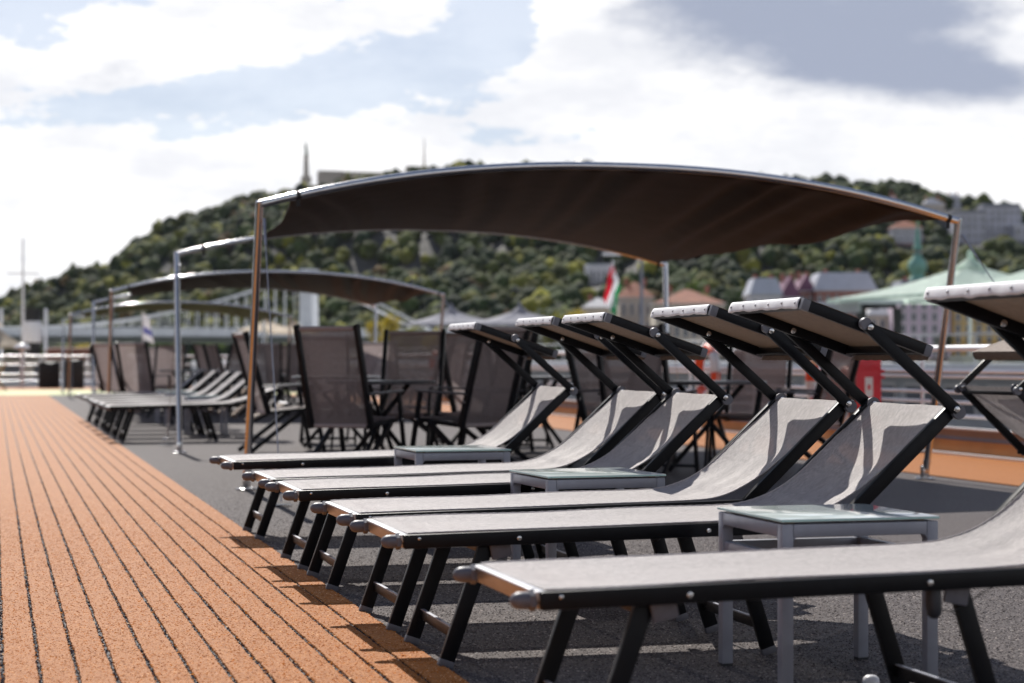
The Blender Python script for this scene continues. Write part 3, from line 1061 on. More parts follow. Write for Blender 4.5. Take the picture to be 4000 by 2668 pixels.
def make_chair():
    """faces +x; origin under the seat"""
    root = empty('folding_chair')
    yv = Vector((0, 1, 0))
    pb, pt = Vector((-0.215, 0, 0.37)), Vector((-0.445, 0, 1.16))
    bdv = (pt - pb).normalized()
    for s in (-1, 1):
        yb = s * 0.262
        MB().bar(pb + yv * yb, pt + yv * yb, 0.034, 0.056, yv, 0.008).build('back_post', 'black_paint_matte', root, True, 30)
        MB().bar(Vector((-0.24, s * 0.24, 0.385)), Vector((0.235, s * 0.24, 0.425)), 0.022, 0.034, yv, 0.005).build('seat_rail', 'black_paint_matte', root, True, 30)
        MB().bar(Vector((-0.29, s * 0.292, 0.635)), Vector((0.22, s * 0.292, 0.655)), 0.045, 0.018, yv, 0.006).build('armrest', 'arm_top', root, True, 30)
        MB().bar(Vector((0.20, s * 0.275, 0.645)), Vector((0.325, s * 0.275, 0.008)), 0.024, 0.042, yv, 0.005).build('leg', 'black_paint_matte', root, True, 30)
        MB().bar(Vector((0.13, s * 0.25, 0.41)), Vector((-0.40, s * 0.25, 0.008)), 0.024, 0.042, yv, 0.005).build('leg', 'black_paint_matte', root, True, 30)
        for q in ((-0.262, s * 0.273, 0.57), (0.24, s * 0.285, 0.43)):
            bl = MB()
            bolt(bl, q, (0, s, 0), 0.011, 0.007)
            bl.build('bolt', 'steel_bolt', root, True, 40)
    MB().bar((0.305, -0.27, 0.07), (0.305, 0.27, 0.07), 0.016, 0.024, Vector((1, 0, 0)), 0.004).build('rung', 'black_paint_matte', root, True, 30)
    MB().bar((-0.34, -0.25, 0.055), (-0.34, 0.25, 0.055), 0.034, 0.014, Vector((1, 0, 0)), 0.004).build('rung', 'arm_top', root, True, 30)
    ft = pt - bdv * 0.03
    fb = pb + bdv * 0.02
    n_ = Vector((bdv.z, 0, -bdv.x))
    MB().grid(12, 10, lambda a, b: fb.lerp(ft, a) - n_ * (0.018 * math.sin(math.pi * a) * (1 - (2 * b - 1) ** 2)) + yv * ((2 * b - 1) * 0.232),
              lambda a, b: (a * .8, b * .46)).build('back_sling', 'chair_mesh', root, True)
    MB().tube([ft - yv * 0.232, ft + yv * 0.232], 0.019, 12).build('top_roll', 'chair_roll', root, True, 50)
    MB().tube([fb - yv * 0.232, fb + yv * 0.232], 0.017, 12).build('lower_roll', 'chair_roll', root, True, 50)
    MB().grid(8, 8, lambda a, b: Vector((-0.20 + a * 0.43, (2 * b - 1) * 0.228, 0.408 + a * 0.036 - 0.02 * math.sin(math.pi * a) * (1 - (2 * b - 1) ** 2))),
              lambda a, b: (a * .43, b * .45)).build('seat_sling', 'chair_mesh', root, True)
    MB().tube([Vector((0.232, -0.228, 0.436)), Vector((0.232, 0.228, 0.436))], 0.014, 10).build('front_roll', 'chair_roll', root, True, 50)
    return root


def make_table():
    root = empty('round_table')
    MB().lathe([(0.0, 0.700), (0.44, 0.700), (0.452, 0.706), (0.452, 0.722), (0.445, 0.728), (0.0, 0.728)], seg=36).build('table_top', 'table_top', root, True, 40)
    for i in range(4):
        a = R(45 + 90 * i)
        p, q = Vector((math.cos(a) * 0.33, math.sin(a) * 0.33, 0.01)), Vector((-math.cos(a) * 0.26, -math.sin(a) * 0.26, 0.70))
        sd = Vector((-math.sin(a), math.cos(a), 0))
        o_ = sd * 0.018 * (1 if i % 2 else -1)
        MB().bar(p + o_, q + o_, 0.022, 0.038, sd, 0.005).build('leg', 'black_paint_matte', root, True, 30)
    return root


mat('arm_top', (0.10, 0.10, 0.115), 0.32, 0.2, var=0.1)
mat('table_top', (0.09, 0.09, 0.10), 0.28, 0.0, var=0.2, vscale=12)
mat('chair_roll', (0.36, 0.30, 0.295), 0.7, var=0.1, vscale=40)
ch0, tb0 = make_chair(), make_table()
register(ch0)
register(tb0)
used = {'c': False, 't': False}


def put_chair(x, y, face, label, group):
    """face: degrees clockwise from +Y"""
    o = copy_tree(ch0) if used['c'] else ch0
    used['c'] = True
    o.location, o.rotation_euler = (x, y, 0), (0, 0, R(90 - face))
    tag(o, label, 'chair', group)


def put_table(x, y, rz, label):
    o = copy_tree(tb0) if used['t'] else tb0
    used['t'] = True
    o.location, o.rotation_euler = (x, y, 0), (0, 0, R(rz))
    tag(o, label, 'table', 'round deck tables')


g1 = 'high-back chairs under the large awning'
put_table(3.02, 15.33, 10, 'dark round table behind the first lounger, high-back chairs pulled up to it')
put_chair(2.70, 14.70, 40, 'high-back mesh chair beside the left awning post, broad back turned to the first lounger', g1)
put_chair(3.55, 14.66, -34, 'high-back mesh chair turned half left behind the canopies of the first loungers', g1)
put_chair(3.42, 16.30, 205, 'high-back mesh chair across the round table facing the sun loungers', g1)
put_chair(3.98, 15.95, -105, 'high-back mesh chair at the table seen edge-on beside the half-left chair', g1)
put_table(3.35, 19.3, 30, 'dark round table behind the left steel post of the large awning')
put_chair(2.72, 18.6, 85, 'high-back chair in profile standing behind the left steel awning post', g1)
put_chair(3.4, 20.2, 185, 'high-back chair beyond the round table behind the steel post', g1)
put_chair(4.15, 19.5, -85, 'high-back chair on the starboard side of the table behind the steel post', g1)
put_table(5.50, 14.35, 20, 'dark round table behind the canopies of the middle loungers')
put_chair(4.86, 13.98, 40, 'high-back chair behind the third lounger canopy with its back to the loungers', g1)
put_chair(6.12, 14.02, -40, 'high-back chair behind the fifth lounger canopy turned towards the awning', g1)
put_chair(5.05, 15.15, 140, 'high-back chair facing the loungers on the bow side of the middle table', g1)
put_chair(6.15, 15.1, 215, 'high-back chair facing the loungers beside the starboard awning post', g1)
put_table(5.2, 18.4, 0, 'dark round table under the far edge of the large awning')
put_chair(4.6, 17.9, 50, 'high-back chair with its back to the middle round table', g1)
put_chair(5.85, 17.85, -45, 'high-back chair under the far edge of the awning turned to port', g1)
put_chair(5.2, 19.25, 180, 'high-back chair facing aft under the far edge of the large awning', g1)
g2 = 'high-back chairs under the farther awnings'
put_chair(2.28, 30.3, 36, 'high-back chair with broad back beside the loungers with folded canopies', g2)
put_chair(2.02, 31.6, 60, 'high-back chair beside the brown looking post of the second awning', g2)
put_table(2.98, 31.2, 15, 'round table beside the broad-backed chair near the second awning')
put_chair(3.6, 31.9, -120, 'high-back chair on the far side of the table near the second awning', g2)
put_chair(4.15, 30.6, 8, 'port-side one of two high-back chairs side by side behind the folded loungers', g2)
put_chair(4.78, 30.7, 3, 'starboard one of two high-back chairs side by side behind the folded loungers', g2)
put_table(4.7, 32.1, 15, 'round table under the near edge of the second awning')
for (x, y, a) in ((3.95, 33.0, 120), (5.6, 32.0, -80), (5.0, 33.1, 180), (5.6, 28.2, 20), (6.5, 28.6, -30), (2.1, 33.5, 30), (2.9, 34.4, 200), (3.9, 34.2, 60), (5.2, 35.2, 160), (6.3, 34.6, -100),
                  (2.2, 38.8, 20), (3.2, 39.6, 180), (4.5, 40.2, 40)):
    put_chair(x, y, a, 'small distant high-back chair among tables between the second and third awning', 'distant chairs between the second and third awning')

# ================================================================== STARBOARD EDGE AND RAILINGS
mat('toe_orange', (0.42, 0.17, 0.045), 0.6, var=0.15, vscale=2)
mat('toe_brown', (0.22, 0.13, 0.09), 0.55, var=0.15, vscale=2)
mat('toe_blue', (0.14, 0.16, 0.24), 0.5, var=0.1, vscale=2)
kb = empty('deck_edge_kerb', (8.72, 30, 0))
for nm, z0_, z1_, x_, mt in (('gutter', 0.004, 0.03, -0.09, 'white_metal'), ('kerb_board', 0.03, 0.145, 0.0, 'toe_orange'), ('kerb_strip', 0.145, 0.182, 0.006, 'toe_blue'), ('kerb_board', 0.182, 0.245, 0.0, 'toe_brown'), ('kerb_cap', 0.245, 0.262, -0.02, 'white_metal')):
    MB().box((x_, 3, (z0_ + z1_) / 2), (0.09 if nm != 'gutter' else 0.1, 61, z1_ - z0_)).build(nm, mt, kb)
tag(kb, 'low orange brown kerb with white cap along the starboard deck edge', 'kerb')


def railing(name, p0, p1, n, zs, label):
    root = empty(name, p0)
    d = Vector(p1) - Vector(p0)
    for z_, r_ in zs:
        MB().tube([Vector((0, 0, z_)), d + Vector((0, 0, z_))], r_, 10).build('rail', 'steel_rail', root, True, 50)
    for i in range(n + 1):
        q = d * (i / n)
        MB().bar(q + Vector((0, 0, 0.004)), q + Vector((0, 0, zs[0][0])), 0.045, 0.018, d.normalized(), 0.004).build('stanchion', 'steel_rail', root, True, 30)
    return tag(root, label, 'railing')


mat('steel_rail', (0.86, 0.86, 0.88), 0.30, 0.3, var=0.05, vscale=2)
railing('deck_railing', (8.82, 6.3, 0), (8.82, 63.0, 0), 26, ((1.0, 0.032), (0.785, 0.021), (0.735, 0.018), (0.585, 0.017), (0.49, 0.017), (0.36, 0.020)),
        'steel tube railing along the starboard side behind the chairs')
railing('bow_railing', (-3.0, 63.6, 0), (8.8, 63.6, 0), 8, ((1.0, 0.03), (0.72, 0.02), (0.42, 0.02), (0.2, 0.02)),
        'white steel railing across the bow end of the deck')

mat('buoy_orange', (0.75, 0.09, 0.03), 0.5, var=0.1, vscale=6)
mat('box_red', (0.60, 0.015, 0.03), 0.35, var=0.1, vscale=6)
mat('label_white', (0.75, 0.75, 0.74), 0.5)
mat('black_rubber', (0.015, 0.015, 0.017), 0.6, var=0.2, vscale=5)


def lifebuoy(loc, lab, rr=0.30):
    root = empty('lifebuoy', loc)
    for i in range(8):
        pts = [Vector((0, math.cos(a) * rr, math.sin(a) * rr)) for a in np.linspace(i * math.pi / 4, (i + (1.0)) * math.pi / 4, 7)]
        MB().tube(pts, 0.062, 12, False).build('segment', 'buoy_orange' if i % 2 == 0 else 'label_white', root, True)
    MB().tube([Vector((0.0, math.cos(a) * (rr + .075), math.sin(a) * (rr + .075))) for a in np.linspace(0, 2 * math.pi, 33)], 0.008, 6, False).build('grab_line', 'rope', root, True)
    tag(root, lab, 'lifebuoy', 'lifebuoys hanging on the starboard railing')


p = wx(3212, 1470, 8.68); lifebuoy((8.68, p.y, 0.66), 'orange and white lifebuoy beside the red cabinet, tall in its stand')
p = wx(3280, 1470, 8.68); lifebuoy((8.68, p.y - .15, 0.50), 'orange and white lifebuoy half hidden right beside the red cabinet', 0.27)
p = wx(2762, 1430, 8.68); lifebuoy((8.68, p.y, 0.74), 'orange lifebuoy on the railing behind the fourth lounger canopy')
p = wx(1700, 1430, 8.68); lifebuoy((8.68, p.y, 0.72), 'orange lifebuoy on the railing beside a post of the large awning')
cb_ = empty('fire_cabinet', (8.45, wx(3375, 1400, 8.45).y, 0))
MB().box((0, -0.02, 0.56), (0.27, 0.20, 0.72), None, 0.02).build('cabinet_body', 'black_rubber', cb_, True, 30)
dr = MB().box((-0.015, -0.135, 0.56), (0.27, 0.035, 0.70), None, 0.015).build('door', 'box_red', cb_, True, 30)
for zz in (0.78, 0.72, 0.34):
    MB().box((0.13, -0.14, zz), (0.05, 0.03, 0.03), None, 0.006).build('latch', 'box_red', dr, True, 30)
for i in range(7):
    MB().box((-0.12 + i * 0.035, -0.156, 0.81), (0.014, 0.01, 0.06), None, 0.004).build('rib', 'box_red', dr)
MB().box((-0.02, -0.1545, 0.62), (0.085, 0.004, 0.20)).build('label_plate', 'label_white', dr)
MB().box((-0.02, -0.1575, 0.62), (0.03, 0.003, 0.05)).build('printed_sign', 'box_red', dr)
MB().box((0, 0.0, 0.12), (0.22, 0.16, 0.232)).build('stand', 'black_rubber', cb_)
tag(cb_, 'red fire equipment cabinet with white label standing by the starboard railing', 'cabinet')

# covered boxes, lamp and flag at the bow
for (u0, u1, y_, h_, lab) in ((150, 232, 61.6, 0.78, 'black covered box at the bow nearest the white lamp post'), (248, 326, 60.6, 0.86, 'black covered box between the posts of the bow awning'), (470, 520, 61.5, 0.8, 'black covered box at the bow behind the second awning post')):
    a_, b_ = wy(u0, 1400, y_), wy(u1, 1400, y_)
    bx_ = MB()
    w_ = b_.x - a_.x
    bx_.grid(12, 12, lambda a, b: Vector(((a - .5) * w_, (b - .5) * 0.9, h_ + 0.03 * math.sin(a * 9 + b * 5))))
    bx_.box((0, 0, h_ / 2), (w_, 0.9, h_ - .02), None, 0.03)
    o = bx_.build('covered_box', 'black_rubber', None, True, 40)
    o.location = ((a_.x + b_.x) / 2, y_, 0.008)
    tag(o, lab, 'box', 'black covered boxes at the bow')
lp = empty('deck_lamp', wy(86, 1500, 62.6).to_2d().to_3d())
MB().tube([(0, 0, 0.008), (0, 0, 1.24)], 0.055, 12).build('lamp_post', 'white_metal', lp, True, 50)
MB().lathe([(0.05, 1.2), (0.24, 1.22), (0.25, 1.27), (0.16, 1.36), (0.02, 1.40)], seg=18).build('lamp_shade', 'white_metal', lp, True, 50)
tag(lp, 'white deck lamp with round shade at the bow railing', 'lamp')


def waving_flag(root, p0, w, h, bands, hang=0.0, seed=0):
    """bands of colour from top to bottom, each its own part; hangs from p0 and drifts along +x"""
    nb_ = len(bands)
    for i, mt in enumerate(bands):
        def fn(a, b, i=i):
            t = (i + b) / nb_
            return Vector(p0) + Vector((a * w * (0.55 + 0.45 * t) , 0.16 * w * math.sin(a * 7 + t * 2 + seed) , -t * h - a * hang))
        MB().grid(18, 8, fn).build('flag_band', mt, root, True)


fl = empty('bow_flag', wy(558, 1390, 63.4).to_2d().to_3d())
MB().tube([(0, 0, 0.008), (0, 0, 2.45)], 0.02, 8).build('flag_pole', 'white_metal', fl, True, 50)
waving_flag(fl, (0.02, 0, 2.4), 0.34, 0.85, ('flag_white', 'flag_white', 'flag_blue', 'flag_white'), 0.15)
tag(fl, 'small blue and white flag hanging at the bow', 'flag')
# wooden folding chair at the port bow
mat('wood_oiled', (0.42, 0.20, 0.06), 0.55, var=0.2, vscale=9)
wc = empty('wooden_chair', (0.07, 56.5, 0))
for s in (-.24, .24):
    MB().bar((-.25, s, .02), (.22, s, .78), .03, .05).build('leg', 'wood_oiled', wc)
    MB().bar((.25, s, .02), (-.2, s, .5), .03, .05).build('leg', 'wood_oiled', wc)
for i in range(4):
    MB().box((-.12 + i * .09, 0, .42 + i * .005), (.07, .46, .02)).build('slat', 'wood_oiled', wc)
for i in range(3):
    MB().box((.14 + i * .03, 0, .62 + i * .07), (.02, .46, .05)).build('slat', 'wood_oiled', wc)
tag(wc, 'orange brown wooden folding chair at the port side of the bow', 'chair')

# ================================================================== RIVER, BANKS AND HILL
WATER_Z = -6.0


def water_mat():
    m = bpy.data.materials.new('river_water')
    m.use_nodes = True
    N = NT(m.node_tree)
    b = N.n('ShaderNodeBsdfPrincipled')
    out = N.n('ShaderNodeOutputMaterial')
    N.l(b.outputs[0], out.inputs[0])
    b.inputs['Base Color'].default_value = (0.045, 0.055, 0.045, 1)
    b.inputs['Roughness'].default_value = 0.12
    b.inputs['IOR'].default_value = 1.33
    geo = N.n('ShaderNodeNewGeometry').outputs['Position']
    bp = N.n('ShaderNodeBump')
    bp.inputs['Strength'].default_value = 0.6
    bp.inputs['Distance'].default_value = 0.25
    N.l(N.m('ADD', N.noise(geo, 0.35, 4.0, 0.6), N.m('MULTIPLY', N.noise(geo, 1.6, 3.0, 0.6), 0.4)), bp.inputs['Height'])
    N.l(bp.outputs[0], b.inputs['Normal'])
    MATS['river_water'] = m


water_mat()
tag(MB().grid(2, 2, lambda a, b: (-2500 + 5000 * a, -1500 + 5000 * b, WATER_Z)).build('river', 'river_water'), kind='structure')
mat('soil', (0.13, 0.115, 0.08), 0.95, var=0.35, vscale=0.05)
mat('quay_stone', (0.34, 0.32, 0.30), 0.85, var=0.2, vscale=0.3)
mat('asphalt', (0.055, 0.055, 0.058), 0.85, var=0.2, vscale=0.4)
QL = [(112, 1700), (118, 900), (128, 690), (165, 540), (206, 390), (236, 200), (262, -200), (300, -1200)]


def bank_x(y):
    pts = QL
    for (x0, y0), (x1, y1) in zip(pts, pts[1:]):
        if y <= y0 and y >= y1:
            return x0 + (x1 - x0) * (y0 - y) / (y0 - y1)
    return pts[0][0] if y > pts[0][1] else pts[-1][0]


# embankment: stone wall, road on top, ground behind
b = MB()
for (x, y) in QL:
    b.v += [(x, y, WATER_Z - 1), (x + 1.2, y, 0.6), (x + 2.2, y, 0.6)]
b.f = [(3 * i + q, 3 * i + q + 1, 3 * i + 4 + q, 3 * i + 3 + q) for i in range(len(QL) - 1) for q in range(2)]
tag(b.build('quay_wall', 'quay_stone'), 'pale stone embankment wall along the far river bank', 'wall')
b = MB()
for (x, y) in QL:
    b.v += [(x + 2.2, y, 0.55), (x + 12, y, 0.55)]
b.f = [(2 * i, 2 * i + 1, 2 * i + 3, 2 * i + 2) for i in range(len(QL) - 1)]
tag(b.build('quay_road', 'asphalt'), kind='structure')
b = MB()
for (x, y) in QL:
    b.v += [(x + 12, y, 0.5), (x + 2400, y, 0.5)]
b.f = [(2 * i, 2 * i + 1, 2 * i + 3, 2 * i + 2) for i in range(len(QL) - 1)]
tag(b.build('ground', 'soil'), kind='structure')

# ---- the wooded hill: skyline heights from the photograph, at the distance of the real ridge
SKY = [(-1600, 1330), (-900, 1300), (-300, 1235), (0, 1165), (170, 1098), (306, 1046), (425, 1000), (510, 918), (612, 858), (765, 790), (900, 748),
       (1020, 722), (1090, 728), (1190, 708), (1445, 690), (1700, 676), (2000, 674), (2280, 668), (2600, 684), (2900, 706), (3150, 722), (3300, 728), (3403, 740),
       (3573, 748), (3743, 772), (3900, 800), (4000, 818), (4300, 850), (4800, 900), (5600, 960)]
RID = [(-1600, 1500), (0, 1180), (700, 1300), (1500, 1430), (2400, 1420), (3200, 1330), (5600, 1300)]
FOOT = [(-1600, 1300), (0, 960), (600, 900), (1200, 800), (1700, 740), (2300, 700), (3000, 680), (3600, 640), (5600, 560)]
su, sv = zip(*SKY)
ru, rd = zip(*RID)
fu, fd = zip(*FOOT)
TREE_H = 15.0


def ridge(u):
    d = np.interp(u, ru, rd)
    return d, CAM_H + (HZN - np.interp(u, su, sv)) / F_PX * d - TREE_H


def fprof(t, u):
    """rise from foot to ridge: a steep lower flank, gentler above, then falling away behind"""
    base = np.where(t < 0.42, 0.60 * (t / 0.42) ** 1.15, 0.60 + 0.40 * np.sin(np.clip((t - 0.42) / 0.58, 0, 1) * math.pi / 2))
    return np.where(t <= 1, base, 1 - 0.9 * (t - 1) ** 1.3)


def hill_pt(u, t):
    dr_, zr = ridge(u)
    df = np.interp(u, fu, fd)
    d = df + (dr_ - df) * t
    z = 0.5 + np.maximum(zr - 0.5, 0) * fprof(t, u)
    r = (u - 2000) / F_PX
    x, y = d * (r * CY + SY), d * (CY - r * SY)
    nz = 6.0 * np.sin(x * 0.021 + 1.3) * np.sin(y * 0.017) + 4.0 * np.sin(x * 0.05 + y * 0.043) + 2.5 * np.sin(x * 0.11 - y * 0.09)
    z = z + nz * np.clip(t * 3, 0, 1) * np.clip((1.05 - t) * 3, 0.15, 1)
    return x, y, z


def hill_d(u, v):
    """distance at which the sight line of photo pixel (u, v) meets the slope"""
    t = np.linspace(0.02, 1.0, 400)
    x, y, z = hill_pt(np.full(400, float(u)), t)
    d = x * SY + y * CY
    hit = np.nonzero(z >= CAM_H - (v - HZN) / F_PX * d)[0]
    return float(d[hit[0]]) if len(hit) else float(d[-1])


VILLAS = [(3722, 3848, 835, 960, 4, 5, 'wall_white', 'roof_slate', 'flat', 1.5, 'white terraced villa on the hill beside the awning post', None),
          (3838, 3990, 812, 925, 4, 6, 'wall_white', 'roof_slate', 'flat', 2.0, 'long white villa on the hill right of the terraced one', None),
          (3962, 4080, 885, 950, 2, 4, 'wall_white', 'roof_zinc', 'flat', 1.0, 'small white villa below the long white villa', None),
          (3486, 3602, 893, 958, 3, 6, 'wall_white', 'roof_tile', 'hip', 4.0, 'white and red villa on the hill behind the church spire', (.25, 'wall_brick')),
          (3606, 3690, 800, 852, 2, 4, 'wall_stone', 'roof_slate', 'hip', 4.0, 'grey stone villa high on the hill below the skyline', None),
          (3455, 3500, 770, 802, 1, 3, 'wall_pink', 'roof_tile', 'hip', 3.0, 'small reddish villa near the hill skyline', None),
          (3700, 3760, 772, 815, 2, 3, 'wall_white', 'roof_slate', 'hip', 3.0, 'small white villa above the terraced villa', None)]
PAV = (2288, 2388, 1040, 1112)
SHOW = [(v_[0], v_[1], v_[2], v_[3], hill_d((v_[0] + v_[1]) / 2, v_[3])) for v_ in VILLAS + [PAV]]
uu = np.linspace(-1600, 5600, 220)
tt = np.concatenate([np.linspace(-0.02, 1.0, 46), np.linspace(1.06, 1.9, 10)])
UU, TT = np.meshgrid(uu, tt, indexing='ij')
HX, HY, HZ = hill_pt(UU, TT)
b = MB()
b.v = list(map(tuple, np.stack([HX, HY, HZ], -1).reshape(-1, 3)))
nv = len(tt)
b.f = [(i * nv + j, (i + 1) * nv + j, (i + 1) * nv + j + 1, i * nv + j + 1) for i in range(len(uu) - 1) for j in range(nv - 1)]
mat('hill_ground', (0.05, 0.047, 0.042), 0.95, var=0.45, vscale=0.03, bump=0.8, bscale=0.15, bdist=3.0)
tag(b.build('hill', 'hill_ground', None, True), kind='structure')

# tree crowns covering the slope: one far-off wood, several lumpy clumps of leaf faces for each crown
attr_mat('wood_leaves', 0.85, 0.0, 0.15, 0.45, 0.35)
attr_mat('leaf', 0.6, 0.45, 0.3, 0.25, 1.5)


def ico(sub):
    bm = bmesh.new()
    bmesh.ops.create_icosphere(bm, subdivisions=sub, radius=1.0)
    v = np.array([p.co[:] for p in bm.verts])
    bm.verts.index_update()
    f = np.array([[q.index for q in fc.verts] for fc in bm.faces])
    bm.free()
    return v, f


PAL = np.array([(0.034, 0.056, 0.018), (0.048, 0.072, 0.020), (0.078, 0.096, 0.022), (0.026, 0.042, 0.020), (0.135, 0.140, 0.024), (0.25, 0.245, 0.030), (0.125, 0.078, 0.026), (0.056, 0.066, 0.022)])
PROB = np.array([0.21, 0.19, 0.17, 0.14, 0.12, 0.065, 0.035, 0.07])
NT_ = 10500
tu = rng.uniform(-500, 4500, NT_ * 2)
ttv = rng.uniform(0.0, 1.03, NT_ * 2)
# rocky clearings on the lower flank
x_, y_, z_ = hill_pt(tu, ttv)
clear = (np.sin(x_ * 0.019 + 2) * np.sin(y_ * 0.024 + 1) + 0.35 * np.sin(x_ * 0.07)) > 0.45
keep = ~(clear & (ttv < 0.5) & (ttv > 0.06) & (tu < 2600) & (rng.uniform(0, 1, NT_ * 2) < 0.55))
dd_ = x_ * SY + y_ * CY
vv_ = HZN - (z_ + 5.0 - CAM_H) / dd_ * F_PX
for (a_, b_, v0_, v1_, d0_) in SHOW:                            # clearings round the houses on the slope
    keep &= ~((tu > a_ - 12) & (tu < b_ + 12) & (vv_ > v0_ - 25) & (vv_ < v1_ + 25) & (dd_ < d0_ + 18))
tu, ttv = tu[keep][:NT_], ttv[keep][:NT_]
x_, y_, z_ = hill_pt(tu, ttv)
rad = rng.uniform(2.6, 5.4, len(tu)) * np.where(ttv > .85, 0.7, 1.0)
iv, if_ = ico(2)
iv1, if1 = ico(1)
PV, PF, PC = [], [], []
off = 0
patch = np.sin(x_ * 0.012 + 3 * np.sin(y_ * 0.01)) * 0.5 + 0.5
for i in range(len(tu)):
    pr = PROB.copy()
    if patch[i] > 0.7:
        pr[4] *= 2.6; pr[5] *= 3.0
    if tu[i] > 2600:
        pr[5] *= 0.3; pr[4] *= 0.6
    pr /= pr.sum()
    base = PAL[rng.choice(len(PAL), p=pr)] * rng.uniform(0.50, 1.0)
    n_l = 3
    for q in range(n_l):
        o_ = rng.normal(0, 0.42, 3) * rad[i]
        if q == 0:
            o_ *= 0.1
        r_ = rad[i] * (1.0 if q == 0 else rng.uniform(0.45, 0.75))
        nz = 1 + rng.normal(0, 0.16, len(iv1))
        v = iv1 * nz[:, None] * np.array([r_, r_, r_ * 1.05]) + np.array([x_[i], y_[i], z_[i] + rad[i] * 0.75]) + o_ * np.array([1, 1, .7])
        PV.append(v); PF.append(if1 + off); off += len(v)
        PC.append(np.tile(base * rng.uniform(0.8, 1.25), (len(v), 1)))
wood = tinted_mesh('hillside_wood', np.concatenate(PV), np.concatenate(PF), np.concatenate(PC), 'wood_leaves')
tag(wood, 'autumn green and yellow trees covering the whole hillside', 'wood', None, 'stuff')

# ---- single trees on the far bank
mat('bark', (0.07, 0.055, 0.04), 0.9, var=0.3, vscale=2)


def make_tree(loc, h, r, col, label, seed):
    g_ = np.random.default_rng(seed)
    root = empty('bank_tree', loc)
    MB().tube([(0, 0, 0), (0.1 * r, 0, h * .3), (0, 0.1 * r, h * .6), (0, 0, h * .9)], 0.2, 8, True, [h * .035, h * .026, h * .016, h * .005]).build('trunk', 'bark', root, True)
    for q in range(5):
        a = q * 1.26 + g_.uniform(0, .6)
        MB().tube([(0, 0, h * (.32 + .08 * q)), (math.cos(a) * r * .4, math.sin(a) * r * .4, h * (.5 + .07 * q)), (math.cos(a) * r * .75, math.sin(a) * r * .75, h * (.58 + .07 * q))], 0.1, 6, True, [h * .014, h * .009, h * .003]).build('limb', 'bark', root, True)
    n_c = 26
    cs = g_.normal(0, 1, (n_c, 3))
    cs /= np.linalg.norm(cs, axis=1)[:, None]
    cs *= g_.uniform(0.35, 0.9, (n_c, 1))
    cs = cs * np.array([r, r, h * .33]) + np.array([0, 0, h * .64])
    n_l = 1700
    ci = g_.integers(0, n_c, n_l)
    p = cs[ci] + g_.normal(0, 0.19, (n_l, 3)) * r
    sz = g_.uniform(0.16, 0.34, n_l) * (r / 3.5)
    e1 = g_.normal(0, 1, (n_l, 3)); e1 /= np.linalg.norm(e1, axis=1)[:, None]
    e2 = np.cross(e1, g_.normal(0, 1, (n_l, 3))); e2 /= np.linalg.norm(e2, axis=1)[:, None]
    q4 = np.stack([p - e1 * sz[:, None], p - e2 * sz[:, None] * .6, p + e1 * sz[:, None], p + e2 * sz[:, None] * .6], 1).reshape(-1, 3)
    tint = np.array(col) * g_.uniform(0.7, 1.35, (n_c, 1))
    tc = np.repeat(tint[ci] * g_.uniform(.85, 1.15, (n_l, 1)), 4, 0)
    tinted_mesh('crown', q4, np.arange(len(q4)).reshape(-1, 4), tc, 'leaf', root)
    tag(root, label, 'tree', 'trees along the far bank')


YEL, GRN, OLV, DK = (0.46, 0.36, 0.03), (0.10, 0.15, 0.03), (0.22, 0.22, 0.04), (0.035, 0.06, 0.02)
tsp = [(1530, 560, 1225, 55, YEL, 'bright yellow autumn tree beside the right stay cables of the bridge'),
       (1470, 540, 1245, 45, YEL, 'smaller yellow tree left of the bright one near the bridge cables'),
       (1620, 500, 1275, 60, OLV, 'olive bank tree under the grey parasols'),
       (1700, 480, 1290, 55, YEL, 'yellow green bush-like tree beside an awning post'),
       (2150, 470, 1215, 70, OLV, 'olive tree beside the red white and green flag'),
       (2250, 450, 1190, 60, YEL, 'yellow tree standing left of the red white and green flag'),
       (2700, 520, 1060, 80, GRN, 'round green tree above the red tiled roof'),
       (2900, 540, 1100, 80, DK, 'dark green tree between the tiled roof and the mansard house'),
       (3690, 385, 1290, 42, DK, 'dark green tree between the pink and the yellow house'),
       (480, 860, 1330, 60, OLV, 'olive tree seen under the bridge deck beside the funnel'),
       (640, 860, 1320, 70, GRN, 'green tree seen under the bridge deck behind the second awning'),
       (330, 880, 1335, 60, YEL, 'yellow tree seen under the bridge deck near the bow awning'),
       (820, 850, 1322, 70, GRN, 'green tree under the bridge deck nearer the pylon')]
for i, (u, d, v, rpx, col, lab) in enumerate(tsp):
    pt_ = wd(u, d, v)
    r_ = rpx / F_PX * d
    h_ = pt_.z - 0.4 + (4 if v > 1300 else 0)
    make_tree((pt_.x, pt_.y, pt_.z - max(h_, r_ * 2.0)), max(h_, r_ * 2.0), r_, col, lab, 50 + i)

# ================================================================== BUILDINGS
for nm, c in (('pink', (0.66, 0.53, 0.60)), ('yellow', (0.64, 0.46, 0.19)), ('ochre', (0.56, 0.34, 0.07)), ('white', (0.66, 0.64, 0.66)), ('cream', (0.58, 0.50, 0.40)), ('brick', (0.28, 0.11, 0.08)), ('stone', (0.40, 0.35, 0.30)), ('lilac', (0.50, 0.44, 0.52))):
    mat('wall_' + nm, tuple(min(.8, q * 1.2) for q in c), 0.85, var=0.08, vscale=0.3)
mat('wall_villa', (0.46, 0.46, 0.52), 0.85, var=0.25, vscale=0.12)
mat('roof_tile', (0.34, 0.13, 0.075), 0.85, var=0.25, vscale=0.6, bump=0.6, bscale=3, bdist=0.2)
mat('roof_slate', (0.20, 0.21, 0.25), 0.5, var=0.15, vscale=0.6)
mat('roof_purple', (0.20, 0.08, 0.14), 0.6, var=0.2, vscale=0.6)
